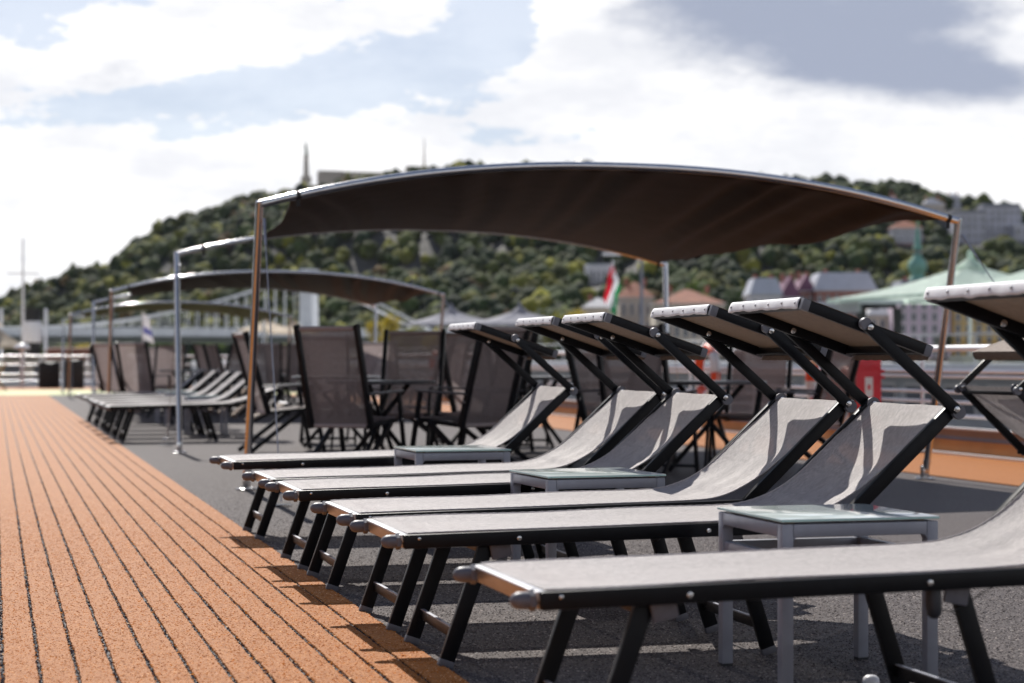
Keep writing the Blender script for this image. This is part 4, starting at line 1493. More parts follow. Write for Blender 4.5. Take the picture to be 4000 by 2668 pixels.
mat('roof_zinc', (0.50, 0.52, 0.58), 0.4, var=0.08, vscale=0.4)
mat('window_glass', (0.06, 0.065, 0.08), 0.15, spec=0.6)
mat('window_frame', (0.55, 0.53, 0.52), 0.6)
mat('copper_green', (0.16, 0.36, 0.30), 0.55, var=0.2, vscale=0.4)


def make_building(name, u0, u1, v_eave, v_base, d, wallm, roofm, rows, cols, label, roof='hip', roof_h=3.0, depth=11.0, win=(0.42, 0.6), skew=0.0, balcony=False, cat='building', bands=None):
    a_, b_ = wd(u0, d), wd(u1, d + skew)
    ex = Vector((b_.x - a_.x, b_.y - a_.y, 0))
    w = ex.length
    z0 = CAM_H - (v_base - HZN) / F_PX * d
    z1 = CAM_H - (v_eave - HZN) / F_PX * d
    root = empty(name, ((a_.x + b_.x) / 2, (a_.y + b_.y) / 2, z0), math.atan2(ex.y, ex.x))
    h = z1 - z0
    wl = MB().box((0, depth / 2, h / 2), (w, depth, h)).build('wall', wallm, root)
    MB().box((0, depth / 2, h + 0.15), (w + 0.9, depth + 0.9, 0.3)).build('cornice', 'window_frame', root)
    if bands:
        MB().box((0, -0.06, h * bands[0] / 2), (w * 1.002, 0.12, h * bands[0])).build('plinth', bands[1], root)
    zt_ = h + 0.3
    ov = 0.5
    hw, yd0, yd1 = w / 2 + ov, -ov, depth + ov
    if roof == 'hip':
        rl = max(0.5, hw - depth * 0.5)
        ym = depth / 2
        v_ = [(-hw, yd0, zt_), (hw, yd0, zt_), (hw, yd1, zt_), (-hw, yd1, zt_), (-rl, ym, zt_ + roof_h), (rl, ym, zt_ + roof_h)]
        rb = MB().add(v_, [(0, 1, 5, 4), (1, 2, 5), (2, 3, 4, 5), (3, 0, 4), (3, 2, 1, 0)])
    elif roof == 'gable':
        v_ = [(-hw, yd0, zt_), (hw, yd0, zt_), (hw, yd1, zt_), (-hw, yd1, zt_), (0, yd0, zt_ + roof_h), (0, yd1, zt_ + roof_h)]
        rb = MB().add(v_, [(0, 1, 4), (1, 2, 5, 4), (2, 3, 5), (3, 0, 4, 5), (3, 2, 1, 0)])
    elif roof == 'mansard':
        i_ = min(hw * .35, roof_h * .45)
        v_ = [(-hw, yd0, zt_), (hw, yd0, zt_), (hw, yd1, zt_), (-hw, yd1, zt_), (-hw + i_, yd0 + i_, zt_ + roof_h), (hw - i_, yd0 + i_, zt_ + roof_h), (hw - i_, yd1 - i_, zt_ + roof_h), (-hw + i_, yd1 - i_, zt_ + roof_h)]
        rb = MB().add(v_, [(0, 1, 5, 4), (1, 2, 6, 5), (2, 3, 7, 6), (3, 0, 4, 7), (4, 5, 6, 7), (3, 2, 1, 0)])
    else:
        rb = MB().box((0, depth / 2, zt_ + roof_h / 2), (w * .96, depth * .9, roof_h))
    ro = rb.build('roof', roofm, root)
    if roof in ('hip', 'mansard', 'gable'):
        for q in (-.25, .3):
            MB().box((w * q, depth * .5, zt_ + roof_h * 1.0), (0.9, 0.7, 1.8)).build('chimney', 'wall_brick', ro)
    pw, ph = w / cols, h / (rows + 0.15)
    for i in range(cols):
        for j in range(rows):
            cx, cz = -w / 2 + (i + .5) * pw, (j + .55) * ph
            fr = MB().box((cx, -0.05, cz), (pw * win[0] + 0.35, 0.14, ph * win[1] + 0.4)).build('window', 'window_frame', root)
            MB().box((cx, -0.10, cz), (pw * win[0], 0.10, ph * win[1])).build('pane', 'window_glass', fr)
            MB().box((cx, -0.16, cz), (0.10, 0.08, ph * win[1])).build('mullion', 'window_frame', fr)
            MB().box((cx, -0.20, cz - ph * win[1] / 2 - 0.22), (pw * win[0] + 0.6, 0.34, 0.14)).build('sill', 'window_frame', fr)
            if balcony and i == cols // 2:
                MB().box((cx, -0.6, cz - ph * win[1] / 2 - .3), (pw * .9, 1.1, 0.2)).build('balcony', 'roof_slate', root)
    tag(root, label, cat)
    return root


make_building('town_house', 3508, 3712, 1165, 1398, 400, 'wall_pink', 'roof_slate', 5, 5, 'pale pink town house with tall windows under the green parasol', 'mansard', 3.5, win=(.36, .55))
make_building('town_house', 3722, 3925, 1165, 1398, 402, 'wall_yellow', 'roof_tile', 5, 5, 'yellow town house with balconies beside the pink one', 'hip', 3, win=(.36, .55), balcony=True, bands=(.3, 'wall_ochre'))
make_building('town_house', 3940, 4180, 1190, 1398, 405, 'wall_cream', 'roof_tile', 4, 5, 'cream town house beyond the yellow one', 'hip', 3, win=(.36, .55))
make_building('town_house', 3395, 3500, 1235, 1398, 410, 'wall_cream', 'roof_slate', 3, 3, 'low cream house left of the pink town house', 'hip', 2.5)
make_building('town_house', 3185, 3420, 1138, 1395, 430, 'wall_brick', 'roof_zinc', 5, 7, 'red brick house with a broad pale metal roof', 'mansard', 4.0, 14, win=(.42, .5))
make_building('town_house', 3055, 3120, 1165, 1395, 425, 'wall_lilac', 'roof_purple', 4, 2, 'lilac gabled house with purple roof left of the brick house', 'gable', 4.5, 12)
make_building('town_house', 3122, 3178, 1140, 1395, 432, 'wall_brick', 'roof_purple', 4, 2, 'narrow red house with a purple pointed roof', 'gable', 3.6, 12)
make_building('town_house', 2935, 3050, 1155, 1395, 420, 'wall_white', 'roof_zinc', 4, 4, 'white house with pale grey mansard roof', 'mansard', 3.6, 12)
make_building('town_house', 2560, 2830, 1190, 1395, 430, 'wall_cream', 'roof_tile', 3, 8, 'long cream house with a broad red tiled roof', 'hip', 3.4, 16)
make_building('town_house', 2420, 2550, 1165, 1395, 480, 'wall_stone', 'roof_tile', 3, 4, 'stone house with orange tiled roof right of the tricolour flag', 'hip', 4, 12)
make_building('town_house', 2280, 2400, 1205, 1395, 470, 'wall_cream', 'roof_slate', 2, 4, 'low cream house behind the tricolour flag', 'hip', 2.5, 12)
# hillside villas
for (u0, u1, v0, v1, rw, cl_, wm, rm, rf, rh, lab, bnd), sh in zip(VILLAS, SHOW):
    make_building('hillside_villa', u0, u1, v0, v1 + 12, sh[4], 'wall_villa' if wm == 'wall_white' else wm, rm, rw, cl_, lab, rf, rh, 13, win=(.26, .42), bands=bnd)
# columned white pavilion on the slope
pv = make_building('hill_pavilion', 2288, 2388, 1040, 1116, SHOW[-1][4], 'wall_white', 'roof_zinc', 1, 5, 'white columned pavilion on the wooded slope left of the tricolour flag', 'flat', .8, 9, win=(.5, .62), cat='pavilion')
for q in range(7):
    MB().cyl((-5.4 + q * 1.8, -1.0, 1.8), (-5.4 + q * 1.8, -1.0, 7.8), 0.34, 10).build('column', 'wall_white', pv, True, 50)
MB().box((-5.2, 1, 4.3), (2.0, 3, 9.6)).build('corner_tower', 'wall_white', pv)
MB().box((5.2, 1, 4.6), (2.0, 3, 10.2)).build('corner_tower', 'wall_white', pv)

# church tower with green copper spire
d_ = 520
zc = lambda v: CAM_H - (v - HZN) / F_PX * d_
pc = wd(3584, d_)
ct = empty('church_tower', (pc.x, pc.y, 0.5))
kpx = d_ / F_PX
MB().box((0, 0, (zc(1120) - .5) / 2), (5.2, 5.2, zc(1120) - .5)).build('tower', 'wall_cream', ct)
MB().lathe([(50 * kpx, zc(1120) - .5), (46 * kpx, zc(1100) - .5), (28 * kpx, zc(1085) - .5), (24 * kpx, zc(1070) - .5), (34 * kpx, zc(1058) - .5), (39 * kpx, zc(1040) - .5), (33 * kpx, zc(1022) - .5), (20 * kpx, zc(1008) - .5), (15 * kpx, zc(995) - .5), (14 * kpx, zc(975) - .5), (20 * kpx, zc(968) - .5), (13 * kpx, zc(958) - .5), (9 * kpx, zc(925) - .5), (4 * kpx, zc(880) - .5), (1 * kpx, zc(845) - .5)], seg=16).build('spire', 'copper_green', ct, True, 40)
for q in range(8):
    a = q * math.pi / 4
    MB().box((math.cos(a) * 14.4 * kpx, math.sin(a) * 14.4 * kpx, zc(985) - .5), (.25, .5, 1.1), Matrix.Rotation(a, 3, 'Z')).build('lantern_opening', 'window_glass', ct)
tag(ct, 'church tower with green copper onion spire before the hill', 'church tower')

# statue on its column, fortress wall and masts on the summit
d_ = 1400
kpx = d_ / F_PX
pz = lambda v: CAM_H - (v - HZN) / F_PX * d_
ps = wd(1196, d_)
mo = empty('hilltop_monument', (ps.x, ps.y, pz(716)))
B = pz(716)
MB().box((0, 0, (pz(690) - B) / 2), (36 * kpx, 36 * kpx, pz(690) - B)).build('plinth', 'wall_stone', mo)
MB().lathe([(12 * kpx, pz(692) - B), (10.5 * kpx, pz(670) - B), (8.6 * kpx, pz(615) - B), (10.5 * kpx, pz(612) - B), (10.5 * kpx, pz(608) - B)], seg=8).build('column', 'wall_stone', mo)
mat('bronze_green', (0.10, 0.17, 0.13), 0.5, var=0.2, vscale=1)
st_ = MB().tube([(0, 0, pz(609) - B), (0.3, 0, pz(598) - B), (0.1, 0, pz(588) - B), (-0.2, 0, pz(578) - B), (-0.3, 0, pz(570) - B)], 1, 10, True, [6.4 * kpx, 6.6 * kpx, 5.0 * kpx, 6.0 * kpx, 2.6 * kpx])
st_.tube([(-0.3, 0, pz(572) - B), (-0.3, 0, pz(564) - B)], 1, 8, True, [3.2 * kpx, 2.8 * kpx])
for s in (-1, 1):
    st_.tube([(s * 0.55 - .3, 0, pz(577) - B), (s * .6 - .3, 0, pz(566) - B), (-.3 + s * .25, 0, pz(556) - B)], 1, 6, True, [1.2 * kpx, 1 * kpx, .8 * kpx])
st_.tube([(-1.0, 0, pz(556) - B), (0.5, 0, pz(552) - B)], 1, 6, True, [1.2 * kpx, .8 * kpx])
st_.build('statue', 'bronze_green', mo, True)
tag(mo, 'slender stone column carrying a green statue on the hilltop', 'monument')
ft_ = empty('fortress_wall', (*wd(1520, 1440).to_2d(), pz(716)))
for (u0, u1, v0, nm) in ((1243, 1340, 668, 'bastion'), (1338, 1590, 672, 'wall'), (1588, 1708, 650, 'bastion'), (1706, 2050, 657, 'wall')):
    a_, b_ = wd(u0, 1440), wd(u1, 1440 + (u1 - u0) * .05)
    c_ = (a_ + b_) / 2 - Vector(ft_.location)
    ex = b_ - a_
    top_ = CAM_H - (v0 - HZN) / F_PX * 1440
    hh = top_ - (B - 8)
    pcs = MB().box((c_.x, c_.y, hh / 2 - 8), (math.hypot(ex.x, ex.y), 10, hh), Matrix.Rotation(math.atan2(ex.y, ex.x), 3, 'Z')).build(nm, 'wall_stone', ft_)
tag(ft_, 'long stone fortress wall along the hilltop behind the monument', 'fortress')
for (u, v0, lab) in ((1657, 540, 'tall thin transmitter mast above the hilltop fortress'), (2280, 628, 'low domed tower showing above the awning on the hilltop')):
    pm = wd(u, 1450)
    zb, z1 = B - 2, CAM_H - (v0 - HZN) / F_PX * 1450
    if v0 < 600:
        o = empty('radio_mast', (pm.x, pm.y, zb))
        MB().tube([(0, 0, 0), (0, 0, 14), (0, 0, z1 - zb)], 1, 6, True, [1.6, 1.1, 0.25]).build('mast', 'wall_stone', o)
        for q in (14.5, 16):
            MB().lathe([(1.2, 0), (2.0, .2), (2.0, .8), (1.2, 1)], (0, 0, q), 10).build('platform', 'wall_stone', o)
    else:
        o = empty('domed_tower', (pm.x, pm.y, zb))
        MB().cyl((0, 0, 0), (0, 0, z1 - zb - 1), 7, 14).build('drum', 'wall_stone', o)
        MB().lathe([(8, z1 - zb - 1), (5, z1 - zb + .6), (1, z1 - zb + 1.2)], seg=14).build('dome', 'roof_slate', o)
    tag(o, lab, 'mast' if v0 < 600 else 'tower')

# ================================================================== SUSPENSION BRIDGE
mat('bridge_white', (0.80, 0.81, 0.82), 0.5, var=0.08, vscale=0.2)
mat('bridge_under', (0.36, 0.39, 0.37), 0.7, var=0.1, vscale=0.2)
BY, BZ = 620.0, 8.6
br = empty('suspension_bridge', (0, BY, BZ))
MB().box((-70, 0, 0), (560, 22, 1.3)).build('deck_slab', 'bridge_white', br)
MB().box((-70, 0, -1.6), (560, 12, 1.8)).build('deck_girder', 'bridge_under', br)
for yy in (-11.2, 11.2):
    MB().tube([(-350, yy, 2.1), (210, yy, 2.1)], 0.14, 6).build('parapet_rail', 'bridge_white', br)
    MB().box((-70, yy, 1.3), (560, 0.12, 0.9)).build('parapet', 'bridge_white', br)
PXc = wy(1207, 1200, BY).x
ptop = wy(1207, 1056, BY).z - BZ
for s in (-1, 1):
    yy = s * 10.0
    # the two legs of the pylon stand either side of the deck; seen obliquely they part
    MB().tube([(PXc + s * 2.6, yy, -16), (PXc + s * 2.6, yy, ptop)], 1.6, 4, True, [2.5, 1.9]).build('pylon_leg', 'bridge_white', br)
    lft, mid = -90, 4
    pts = []
    for i in range(61):
        x = PXc + (lft - PXc) * i / 60
        k_ = (x - mid) / (PXc - mid)
        pts.append(Vector((x, yy, 1.9 + (ptop - 2.2) * min(1.0, k_ * k_))))
    MB().tube(pts, 0.45, 6).build('main_cable', 'bridge_white', br, True)
    e_ = wy(1530 + 60 * s, 1310, BY)
    MB().tube([(PXc, yy, ptop - .5), (PXc + 38, yy, 2.0)], 0.45, 6).build('back_stay', 'bridge_white', br, True)
    for i in range(2, 56):
        p = pts[i]
        if p.z > 2.6:
            MB().tube([p, (p.x, yy, 0.8)], 0.13, 4, False).build('hanger', 'bridge_white', br)
MB().box((PXc, 0, ptop - 1.2), (3, 21, 2.2)).build('pylon_crossbeam', 'bridge_white', br)
for i in range(14):
    x = PXc - 15 - i * 17
    MB().tube([(x, -11, 0.8), (x, -11, 7.5)], 0.10, 5).build('lamp_mast', 'bridge_white', br)
tag(br, 'white suspension bridge crossing the river before the hill', 'bridge')

# ================================================================== VESSELS AND RIVERSIDE THINGS
VX = 32.0
rv = empty('restaurant_vessel', (VX + 5, 105, WATER_Z))
DZ = 0.75 - WATER_Z
mat('hull_grey', (0.30, 0.31, 0.33), 0.5, var=0.1, vscale=0.3)
b = MB().box((0, 0, 2.0), (9.4, 158, 4.4), None, 0.3).build('hull', 'hull_white', rv)
MB().box((0, 0, 5.3), (9.0, 154, 2.4)).build('cabin', 'hull_grey', rv)
MB().box((0, 0, DZ - 0.15), (10.4, 160, 0.3)).build('upper_deck', 'white_metal', rv)
for i in range(50):
    y = -75 + i * 3.05
    fr = MB().box((-4.52, y, 5.45), (0.08, 2.3, 1.15)).build('window', 'window_frame', rv)
    MB().box((-4.56, y, 5.45), (0.06, 2.05, 0.95)).build('pane', 'window_glass', fr)
    MB().box((-4.72, y, 2.9), (0.06, 0.9, 0.7)).build('porthole', 'window_glass', rv)
for zz in (0.45, 1.0):
    MB().tube([(-5.1, -79, DZ + zz), (-5.1, 79, DZ + zz)], 0.035, 6).build('rail', 'white_metal', rv, True)
for i in range(40):
    MB().cyl((-5.1, -79 + i * 4.05, DZ), (-5.1, -79 + i * 4.05, DZ + 1.0), 0.03, 6).build('stanchion', 'white_metal', rv)
tag(rv, 'long grey and white moored restaurant vessel beyond the starboard railing', 'ship')
# small boats and floats on the water between the two ships
mat('teal_paint', (0.02, 0.22, 0.30), 0.4, var=0.1, vscale=2)
mat('orange_canvas', (0.70, 0.16, 0.06), 0.7, var=0.15, vscale=2)


def boat(x, y, L, hullm, label, canopy=None):
    root = empty('small_boat', (x, y, WATER_Z))
    prof = [(-.5, .30), (-.35, .42), (0, .48), (.3, .38), (.45, .16), (.5, .02)]
    v_, f_ = [], []
    for (t, hw) in prof:
        rise = 0.25 + .25 * max(0, t) * 2
        for (yy, zz) in ((-hw * .33 * L, .55 + rise * .5), (-hw * .2 * L, -.2), (hw * .2 * L, -.2), (hw * .33 * L, .55 + rise * .5)):
            v_.append((yy, t * L, zz))
    n_ = len(prof)
    for i in range(n_ - 1):
        for q in range(3):
            f_.append((4 * i + q, 4 * i + q + 1, 4 * i + 5 + q, 4 * i + 4 + q))
    f_ += [(0, 3, 2, 1), (4 * n_ - 4, 4 * n_ - 3, 4 * n_ - 2, 4 * n_ - 1)]
    MB().add(v_, f_).build('hull', hullm, root, True, 40)
    MB().box((0, -.05 * L, .62), (L * .26, L * .72, .06)).build('deck', 'white_metal', root)
    MB().box((0, -.1 * L, 1.05), (L * .2, L * .3, .8), None, .1).build('cabin', 'hull_white', root, True, 30)
    MB().box((0, .055 * L, 1.15), (L * .17, .05, .4)).build('windscreen', 'window_glass', root)
    if canopy:
        MB().grid(8, 8, lambda a, b: ((a - .5) * L * .3, (b - .7) * L * .5, 2.0 + .25 * math.sin(math.pi * a))).build('cover', canopy, root, True)
        for sx in (-1, 1):
            for sy in (-.33, .12):
                MB().cyl((sx * L * .13, sy * L, .6), (sx * L * .13, sy * L, 2.05), .03, 6).build('cover_post', 'white_metal', root)
    tag(root, label, 'boat', 'small boats alongside')


boat(19.5, 37.5, 5.5, 'teal_paint', 'small teal hulled boat on the water beyond the starboard railing')
boat(21.0, 46.0, 6.5, 'hull_white', 'white motor boat with orange cover beyond the railing', 'orange_canvas')
boat(20.5, 58.0, 7.0, 'hull_white', 'larger white motor boat with orange cover farther along the vessel', 'orange_canvas')
boat(22.5, 33.0, 5.0, 'hull_white', 'white boat with cream cover nearest the green parasols', 'cream_parasol')
boat(21.0, 76.0, 8.0, 'box_red', 'red hulled boat moored beside the long vessel')


def parasol(loc, half, z_edge, z_top, clothm, label, group):
    root = empty('parasol', loc)
    n_ = 8
    for i in range(n_):
        a0, a1 = 2 * math.pi * i / n_, 2 * math.pi * (i + 1) / n_
        def rim(a):
            c_, s_ = math.cos(a), math.sin(a)
            k_ = 1 / max(abs(c_), abs(s_))
            return Vector((c_ * k_ * half, s_ * k_ * half, z_edge))
        def fn(p, q):
            a = a0 + (a1 - a0) * q
            base = rim(a0).lerp(rim(a1), q)
            t = p
            pnt = Vector((0, 0, z_top)).lerp(base, t)
            pnt.z -= 0.06 * half * math.sin(math.pi * t) * (0.6 + .4 * math.sin(math.pi * q))
            return pnt
        MB().grid(8, 5, fn).build('panel', clothm, root, True)
        r0, r1 = rim(a0), rim(a1)
        MB().grid(2, 6, lambda p, q: r0.lerp(r1, q) + Vector((0, 0, -0.12 * p * (1 + .1 * math.sin(q * 9))))).build('valance', clothm, root, True)
    MB().cyl((0, 0, 0), (0, 0, z_top), 0.07, 10).build('pole', 'white_metal', root, True, 50)
    MB().lathe([(0.5, z_top - .1), (0.62, z_top - .15), (0.14, z_top + .2), (0.12, z_top + .45), (0.02, z_top + .55)], seg=12).build('finial', clothm, root, True, 40)
    MB().box((0, 0, .15), (1.2, 1.2, .3)).build('foot', 'quay_stone', root)
    tag(root, label, 'parasol', group)


DK0 = 0.75
pg_ = 'pale green parasols on the moored vessel'
p = wx(3790, 1175, 37.0)
zz = lambda pnt, v, u: CAM_H - (v - HZN) / F_PX * ((pnt.x) / (((u - 2000) / F_PX) * CY + SY))
parasol((p.x, p.y, DK0), 4.2, zz(p, 1163, 3790) - DK0, zz(p, 1030, 3790) - DK0, 'green_parasol', 'large pale green parasol above the pink and yellow houses', pg_)
p2 = wx(4260, 1175, 36.5)
parasol((p2.x, p2.y, DK0), 4.6, zz(p2, 1160, 4260) - DK0, zz(p2, 965, 4260) - DK0, 'green_parasol', 'second pale green parasol reaching in beside the large one', pg_)
gg = 'grey parasols on the moored vessel'
for u, lab in ((1762, 'grey parasol on the vessel behind an awning post'), (2030, 'grey parasol on the vessel right behind the first lounger canopies')):
    p = wx(u, 1262, 37)
    parasol((p.x, p.y, DK0), 3.5, zz(p, 1264, u) - DK0, zz(p, 1208, u) - DK0, 'grey_parasol', lab, gg)
for u, v0, v1, x, hf, lab in ((1040, 1290, 1248, 36, 3.6, 'cream parasol under the bridge behind the steel post'), (1150, 1300, 1262, 37, 3.2, 'cream parasol next to the bridge pylon')):
    p = wx(u, v0, x)
    zb = min(DK0, zz(p, v0, u) - 2.6)
    parasol((p.x, p.y, zb), hf, zz(p, v0, u) - zb, zz(p, v1, u) - zb, 'cream_parasol', lab, 'cream parasols by the bridge')
# pontoon carrying the cream parasols
pt1 = wx(1040, 1290, 36)
tag(MB().box((37, pt1.y + 8, -2.6), (12, 90, 6.6), None, .3).build('landing_pontoon', 'hull_white'), 'white landing pontoon carrying cream parasols by the bridge', 'pontoon')
# flat-roofed pergola on the vessel
pa, pb_ = wx(3375, 1250, 33.5), wx(2880, 1250, 33.5)
ymid, yl_ = (pa.y + pb_.y) / 2, pb_.y - pa.y
pgl = empty('pergola', (34.3, ymid, DK0))
MB().box((0, 0, 2.45), (1.9, yl_, 0.16)).build('roof', 'roof_zinc', pgl)
MB().box((-1.0, 0, 2.22), (0.14, yl_, 0.40)).build('fascia', 'hull_grey', pgl)
for q in range(5):
    for sx in (-.8, .8):
        MB().box((sx, -yl_ / 2 + .3 + q * (yl_ - .6) / 4, 1.1), (.26, .26, 2.2)).build('post', 'black_rubber', pgl)
for q in range(9):
    MB().box((0, -yl_ / 2 + .5 + q * (yl_ - 1) / 8, 2.3), (1.7, .1, .18)).build('rafter', 'black_rubber', pgl)
tag(pgl, 'flat roofed dark pergola on the moored vessel left of the green parasol', 'pergola')
# tricolour flag and lamp post on the vessel
pf = wx(2400, 1210, 32.6)
kf = (pf.x / (((2400 - 2000) / F_PX) * CY + SY)) / F_PX
fg = empty('tricolour_flag', (pf.x, pf.y, DK0))
zf = lambda v: CAM_H - (v - HZN) * kf - DK0
MB().tube([(0, 0, 0), (-.1, 0, zf(1015))], 0.05, 8).build('flag_pole', 'white_metal', fg, True, 50)
for i, mt in enumerate(('flag_red', 'flag_white', 'flag_green')):
    def ffn(a, b, i=i):
        # hangs limp from the hoist: the three bands run down side by side
        s_ = (i + b) / 3
        h0, h1, f0, f1 = (2396, 1018), (2424, 1135), (2352, 1165), (2398, 1236)
        hu, hv = h0[0] + (h1[0] - h0[0]) * s_, h0[1] + (h1[1] - h0[1]) * s_
        fu_, fv_ = f0[0] + (f1[0] - f0[0]) * s_, f0[1] + (f1[1] - f0[1]) * s_
        u_, v_ = hu + (fu_ - hu) * a, hv + (fv_ - hv) * a
        return Vector(((u_ - 2400) * kf, 0.16 * math.sin(a * 5 + s_ * 7), zf(v_)))
    MB().grid(16, 7, ffn).build('flag_stripe', mt, fg, True)
tag(fg, 'red white and green flag drooping from its pole before the wooded slope', 'flag')
pl_ = wx(2506, 1210, 33.2)
kl = (pl_.x / (((2506 - 2000) / F_PX) * CY + SY)) / F_PX
ll = empty('lamp_post', (pl_.x, pl_.y, DK0))
ztop = CAM_H + (HZN - 1000) * kl - DK0
MB().tube([(0, 0, 0), (0, 0, ztop)], 0.1, 8, True, [0.12, 0.08]).build('post', 'roof_slate', ll, True, 50)
MB().tube([(0, 0, ztop), (-.5, .2, ztop + .12), (-1.3, .5, ztop + .1)], 0.05, 6).build('arm', 'roof_slate', ll, True)
MB().box((-1.5, .55, ztop + .1), (.95, .35, .14), None, .04).build('lamp_head', 'white_metal', ll, True, 30)
tag(ll, 'tall grey lamp post beside the tricolour flag', 'lamp post')

# old paddle steamer ahead of the bow: funnel, mast, tent
sx0 = wd(128, 125)
sb = empty('paddle_steamer', (sx0.x - 6, sx0.y, WATER_Z))
MB().box((0, 0, 2.6), (22, 30, 6.4), None, .3).build('hull', 'hull_white', sb, True, 30)
MB().box((0, -4, 6.3), (21, 20, 1.1)).build('upper_house', 'wall_cream', sb)
for i in range(12):
    MB().box((-9 + i * 1.7, -14.05, 6.3), (1.0, .1, .7)).build('window', 'window_glass', sb)
mat('awning_brown', (0.16, 0.06, 0.04), 0.8, var=0.2, vscale=1)
MB().box((9.2, 2, 7.0), (4.6, 6, 1.3), None, .3).build('wheel_house', 'awning_brown', sb, True, 30)
tag(sb, 'white paddle steamer lying ahead of the bow', 'ship')
kx = 125 / F_PX
fz = lambda v: CAM_H + (HZN - v) * kx - WATER_Z
ff = empty('ship_funnel', (sx0.x, sx0.y, WATER_Z))
MB().lathe([(28 * kx, fz(1400) - .6), (31 * kx, fz(1345)), (31 * kx, fz(1337))], seg=20).build('funnel_base', 'black_rubber', ff, True, 40)
MB().lathe([(33 * kx, fz(1338)), (35 * kx, fz(1330)), (35 * kx, fz(1258)), (33 * kx, fz(1255))], seg=20).build('funnel_band', 'white_metal', ff, True, 40)
MB().lathe([(31 * kx, fz(1256)), (31 * kx, fz(1212)), (33 * kx, fz(1210)), (33 * kx, fz(1206)), (20 * kx, fz(1207))], seg=20).build('funnel_top', 'black_rubber', ff, True, 40)
tag(ff, 'black ship funnel with a broad white band', 'funnel')
pm = wd(90, 122)
ms = empty('ship_mast', (pm.x, pm.y, WATER_Z))
kx = 122 / F_PX
MB().tube([(0, 0, 5.6), (0, 0, CAM_H + (HZN - 932) * kx - WATER_Z)], 0.1, 8, True, [0.12, 0.05]).build('mast', 'white_metal', ms, True, 50)
zy = CAM_H + (HZN - 1068) * kx - WATER_Z
MB().tube([(-1.0, 0, zy), (1.0, 0, zy)], 0.05, 6).build('yard', 'white_metal', ms, True, 50)
tag(ms, 'thin white ship mast with a crossbar beside the funnel', 'mast')
p = wd(-30, 108)
kx = 108 / F_PX
parasol((p.x, p.y, -.05), 1.75, CAM_H + (HZN - 1352) * kx + .05, CAM_H + (HZN - 1262) * kx + .05, 'cream_parasol', 'cream tent roof in front of the black and white funnel', 'cream tents at the steamer')
for u in (372 / 1.0, 5):
    pm = wd(u * .48 if u > 50 else u, 140)
    o = empty('mooring_post', (pm.x, pm.y, WATER_Z))
    MB().tube([(0, 0, 0), (0, 0, 6.9 + (HZN - 1212) * 140 / F_PX)], 0.11, 8).build('pile', 'white_metal', o, True, 50)
    MB().lathe([(.12, 0), (.13, .05), (.02, .15)], (0, 0, 6.9 + (HZN - 1212) * 140 / F_PX), 10).build('pile_cap', 'white_metal', o, True, 40)
    tag(o, 'pale mooring post %s' % ('right of the black and white funnel' if u > 50 else 'left of the ship mast'), 'post', 'mooring posts by the steamer')

# cars on the embankment road
for (y, col, lab) in ((372, (0.65, 0.48, 0.03), 'yellow car parked on the embankment road'), (362, (0.7, 0.7, 0.72), 'white car parked on the embankment road'), (350, (0.04, 0.10, 0.35), 'blue car parked on the embankment road'), (336, (0.35, 0.02, 0.03), 'dark red car parked on the embankment road'), (395, (0.25, 0.26, 0.28), 'grey car parked on the embankment road')):
    x = bank_x(y) + 5
    c_ = empty('parked_car', (x, y, 0.56), R(8))
    nm = 'car_' + lab.split()[0] + lab.split()[1]
    mat(nm, col, 0.25, coat=0.5)
    pr = [(-2.1, .35), (-2.05, .85), (-1.2, .95), (-.7, 1.45), (.7, 1.48), (1.3, .98), (2.0, .85), (2.1, .35)]
    v_ = [(sx * (.82 if 0 < i < 7 and q[1] < 1.2 else .68), q[0], q[1]) for sx in (-1, 1) for i, q in enumerate(pr)]
    MB().add(v_, [tuple(range(8)), tuple(reversed(range(8, 16)))] + [(i, i + 8, (i + 1) % 8 + 8, (i + 1) % 8) for i in range(8)]).build('body', nm, c_)
    for sx in (-1, 1):
        MB().box((sx * .77, 0, 1.2), (.04, 1.3, .36)).build('window', 'window_glass', c_)
        for sy in (-1.3, 1.3):
            MB().cyl((sx * .62, sy, .32), (sx * .86, sy, .32), .32, 14).build('wheel', 'black_rubber', c_, True, 40)
    tag(c_, lab, 'car', 'cars parked on the embankment')

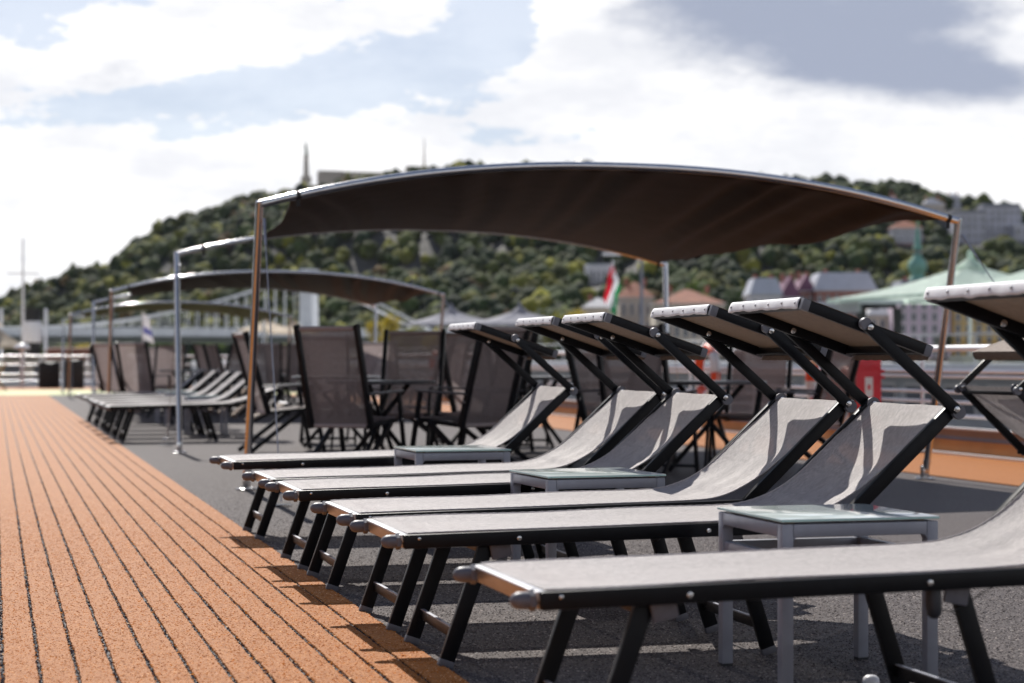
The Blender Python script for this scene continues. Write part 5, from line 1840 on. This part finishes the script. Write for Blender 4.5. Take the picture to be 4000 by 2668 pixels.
# ================================================================== PORT BANK AND WHEELHOUSE (unseen; houses and cabin added to block low sky light)
pq = MB().box((-70, 60, -2.7), (8, 1400, 6.6)).build('port_quay', 'quay_stone')
tag(pq, 'stone quay of the near river bank on the port side', 'quay')
tag(MB().grid(2, 2, lambda a, b: (-1600 + 1534 * a, -700 + 1500 * b, 0.45)).build('port_bank', 'soil'), kind='structure')
hs = [('wall_stone', 24), ('wall_cream', 21), ('wall_brick', 25), ('wall_yellow', 20), ('wall_stone', 23), ('wall_cream', 26), ('wall_pink', 22), ('wall_stone', 25)]  # unseen house row, added to cut sky light from the port side
for i, (wm, hh) in enumerate(hs):
    y0_ = -170 + i * 46
    o = empty('unseen_port_house', (-86, y0_, 0.45))
    MB().box((-8, 0, hh / 2), (16, 43, hh)).build('wall', wm, o)
    MB().add([(0.6, -22, hh), (0.6, 22, hh), (-16.6, 22, hh), (-16.6, -22, hh), (-8, -16, hh + 5), (-8, 16, hh + 5)], [(0, 1, 5, 4), (1, 2, 5), (2, 3, 4, 5), (3, 0, 4), (3, 2, 1, 0)]).build('roof', 'roof_tile' if i % 2 else 'roof_slate', o)
    for q in range(9):
        for r_ in range(5):
            MB().box((0.06, -19 + q * 4.75, 2.6 + r_ * (hh - 2) / 5), (0.14, 1.5, 2.4)).build('window', 'window_glass', o)
    tag(o, '%s riverside house, unseen, added on the port bank to block light, number %s from downstream' % (wm.split('_')[1], ordn[i] if i < 6 else ('seventh', 'eighth')[i - 6]), 'building', 'unseen houses added on the port bank')
wh = empty('unseen_wheelhouse', (4.0, -8.2, 0))  # unseen cabin, added to block light from behind the viewpoint
MB().box((0, 0, 1.3), (7.4, 3.6, 2.6), None, .08).build('wall', 'hull_grey', wh, True, 30)
MB().box((0, 0, 2.68), (8.0, 4.2, .16), None, .04).build('roof', 'white_metal', wh, True, 30)
for q in range(5):
    MB().box((-2.9 + q * 1.45, 1.81, 1.65), (1.2, .06, .95)).build('window', 'window_glass', wh)
tag(wh, 'unseen grey deck cabin with a row of windows, added to block low light', 'unseen_wheelhouse')

# ================================================================== AIR: thin haze that pales the far hill
hz = MB().box((0, 1000, 110), (5600, 5600, 240)).build('haze', 'hull_white')
m = bpy.data.materials.new('haze_air')
m.use_nodes = True
N = NT(m.node_tree)
pv_ = N.n('ShaderNodeVolumePrincipled')
pv_.inputs['Color'].default_value = (0.80, 0.88, 1.0, 1)
pv_.inputs['Density'].default_value = 0.000016
pv_.inputs['Anisotropy'].default_value = 0.2
out_ = N.n('ShaderNodeOutputMaterial')
N.l(pv_.outputs[0], out_.inputs['Volume'])
hz.data.materials.clear()
hz.data.materials.append(m)
tag(hz, kind='stuff')
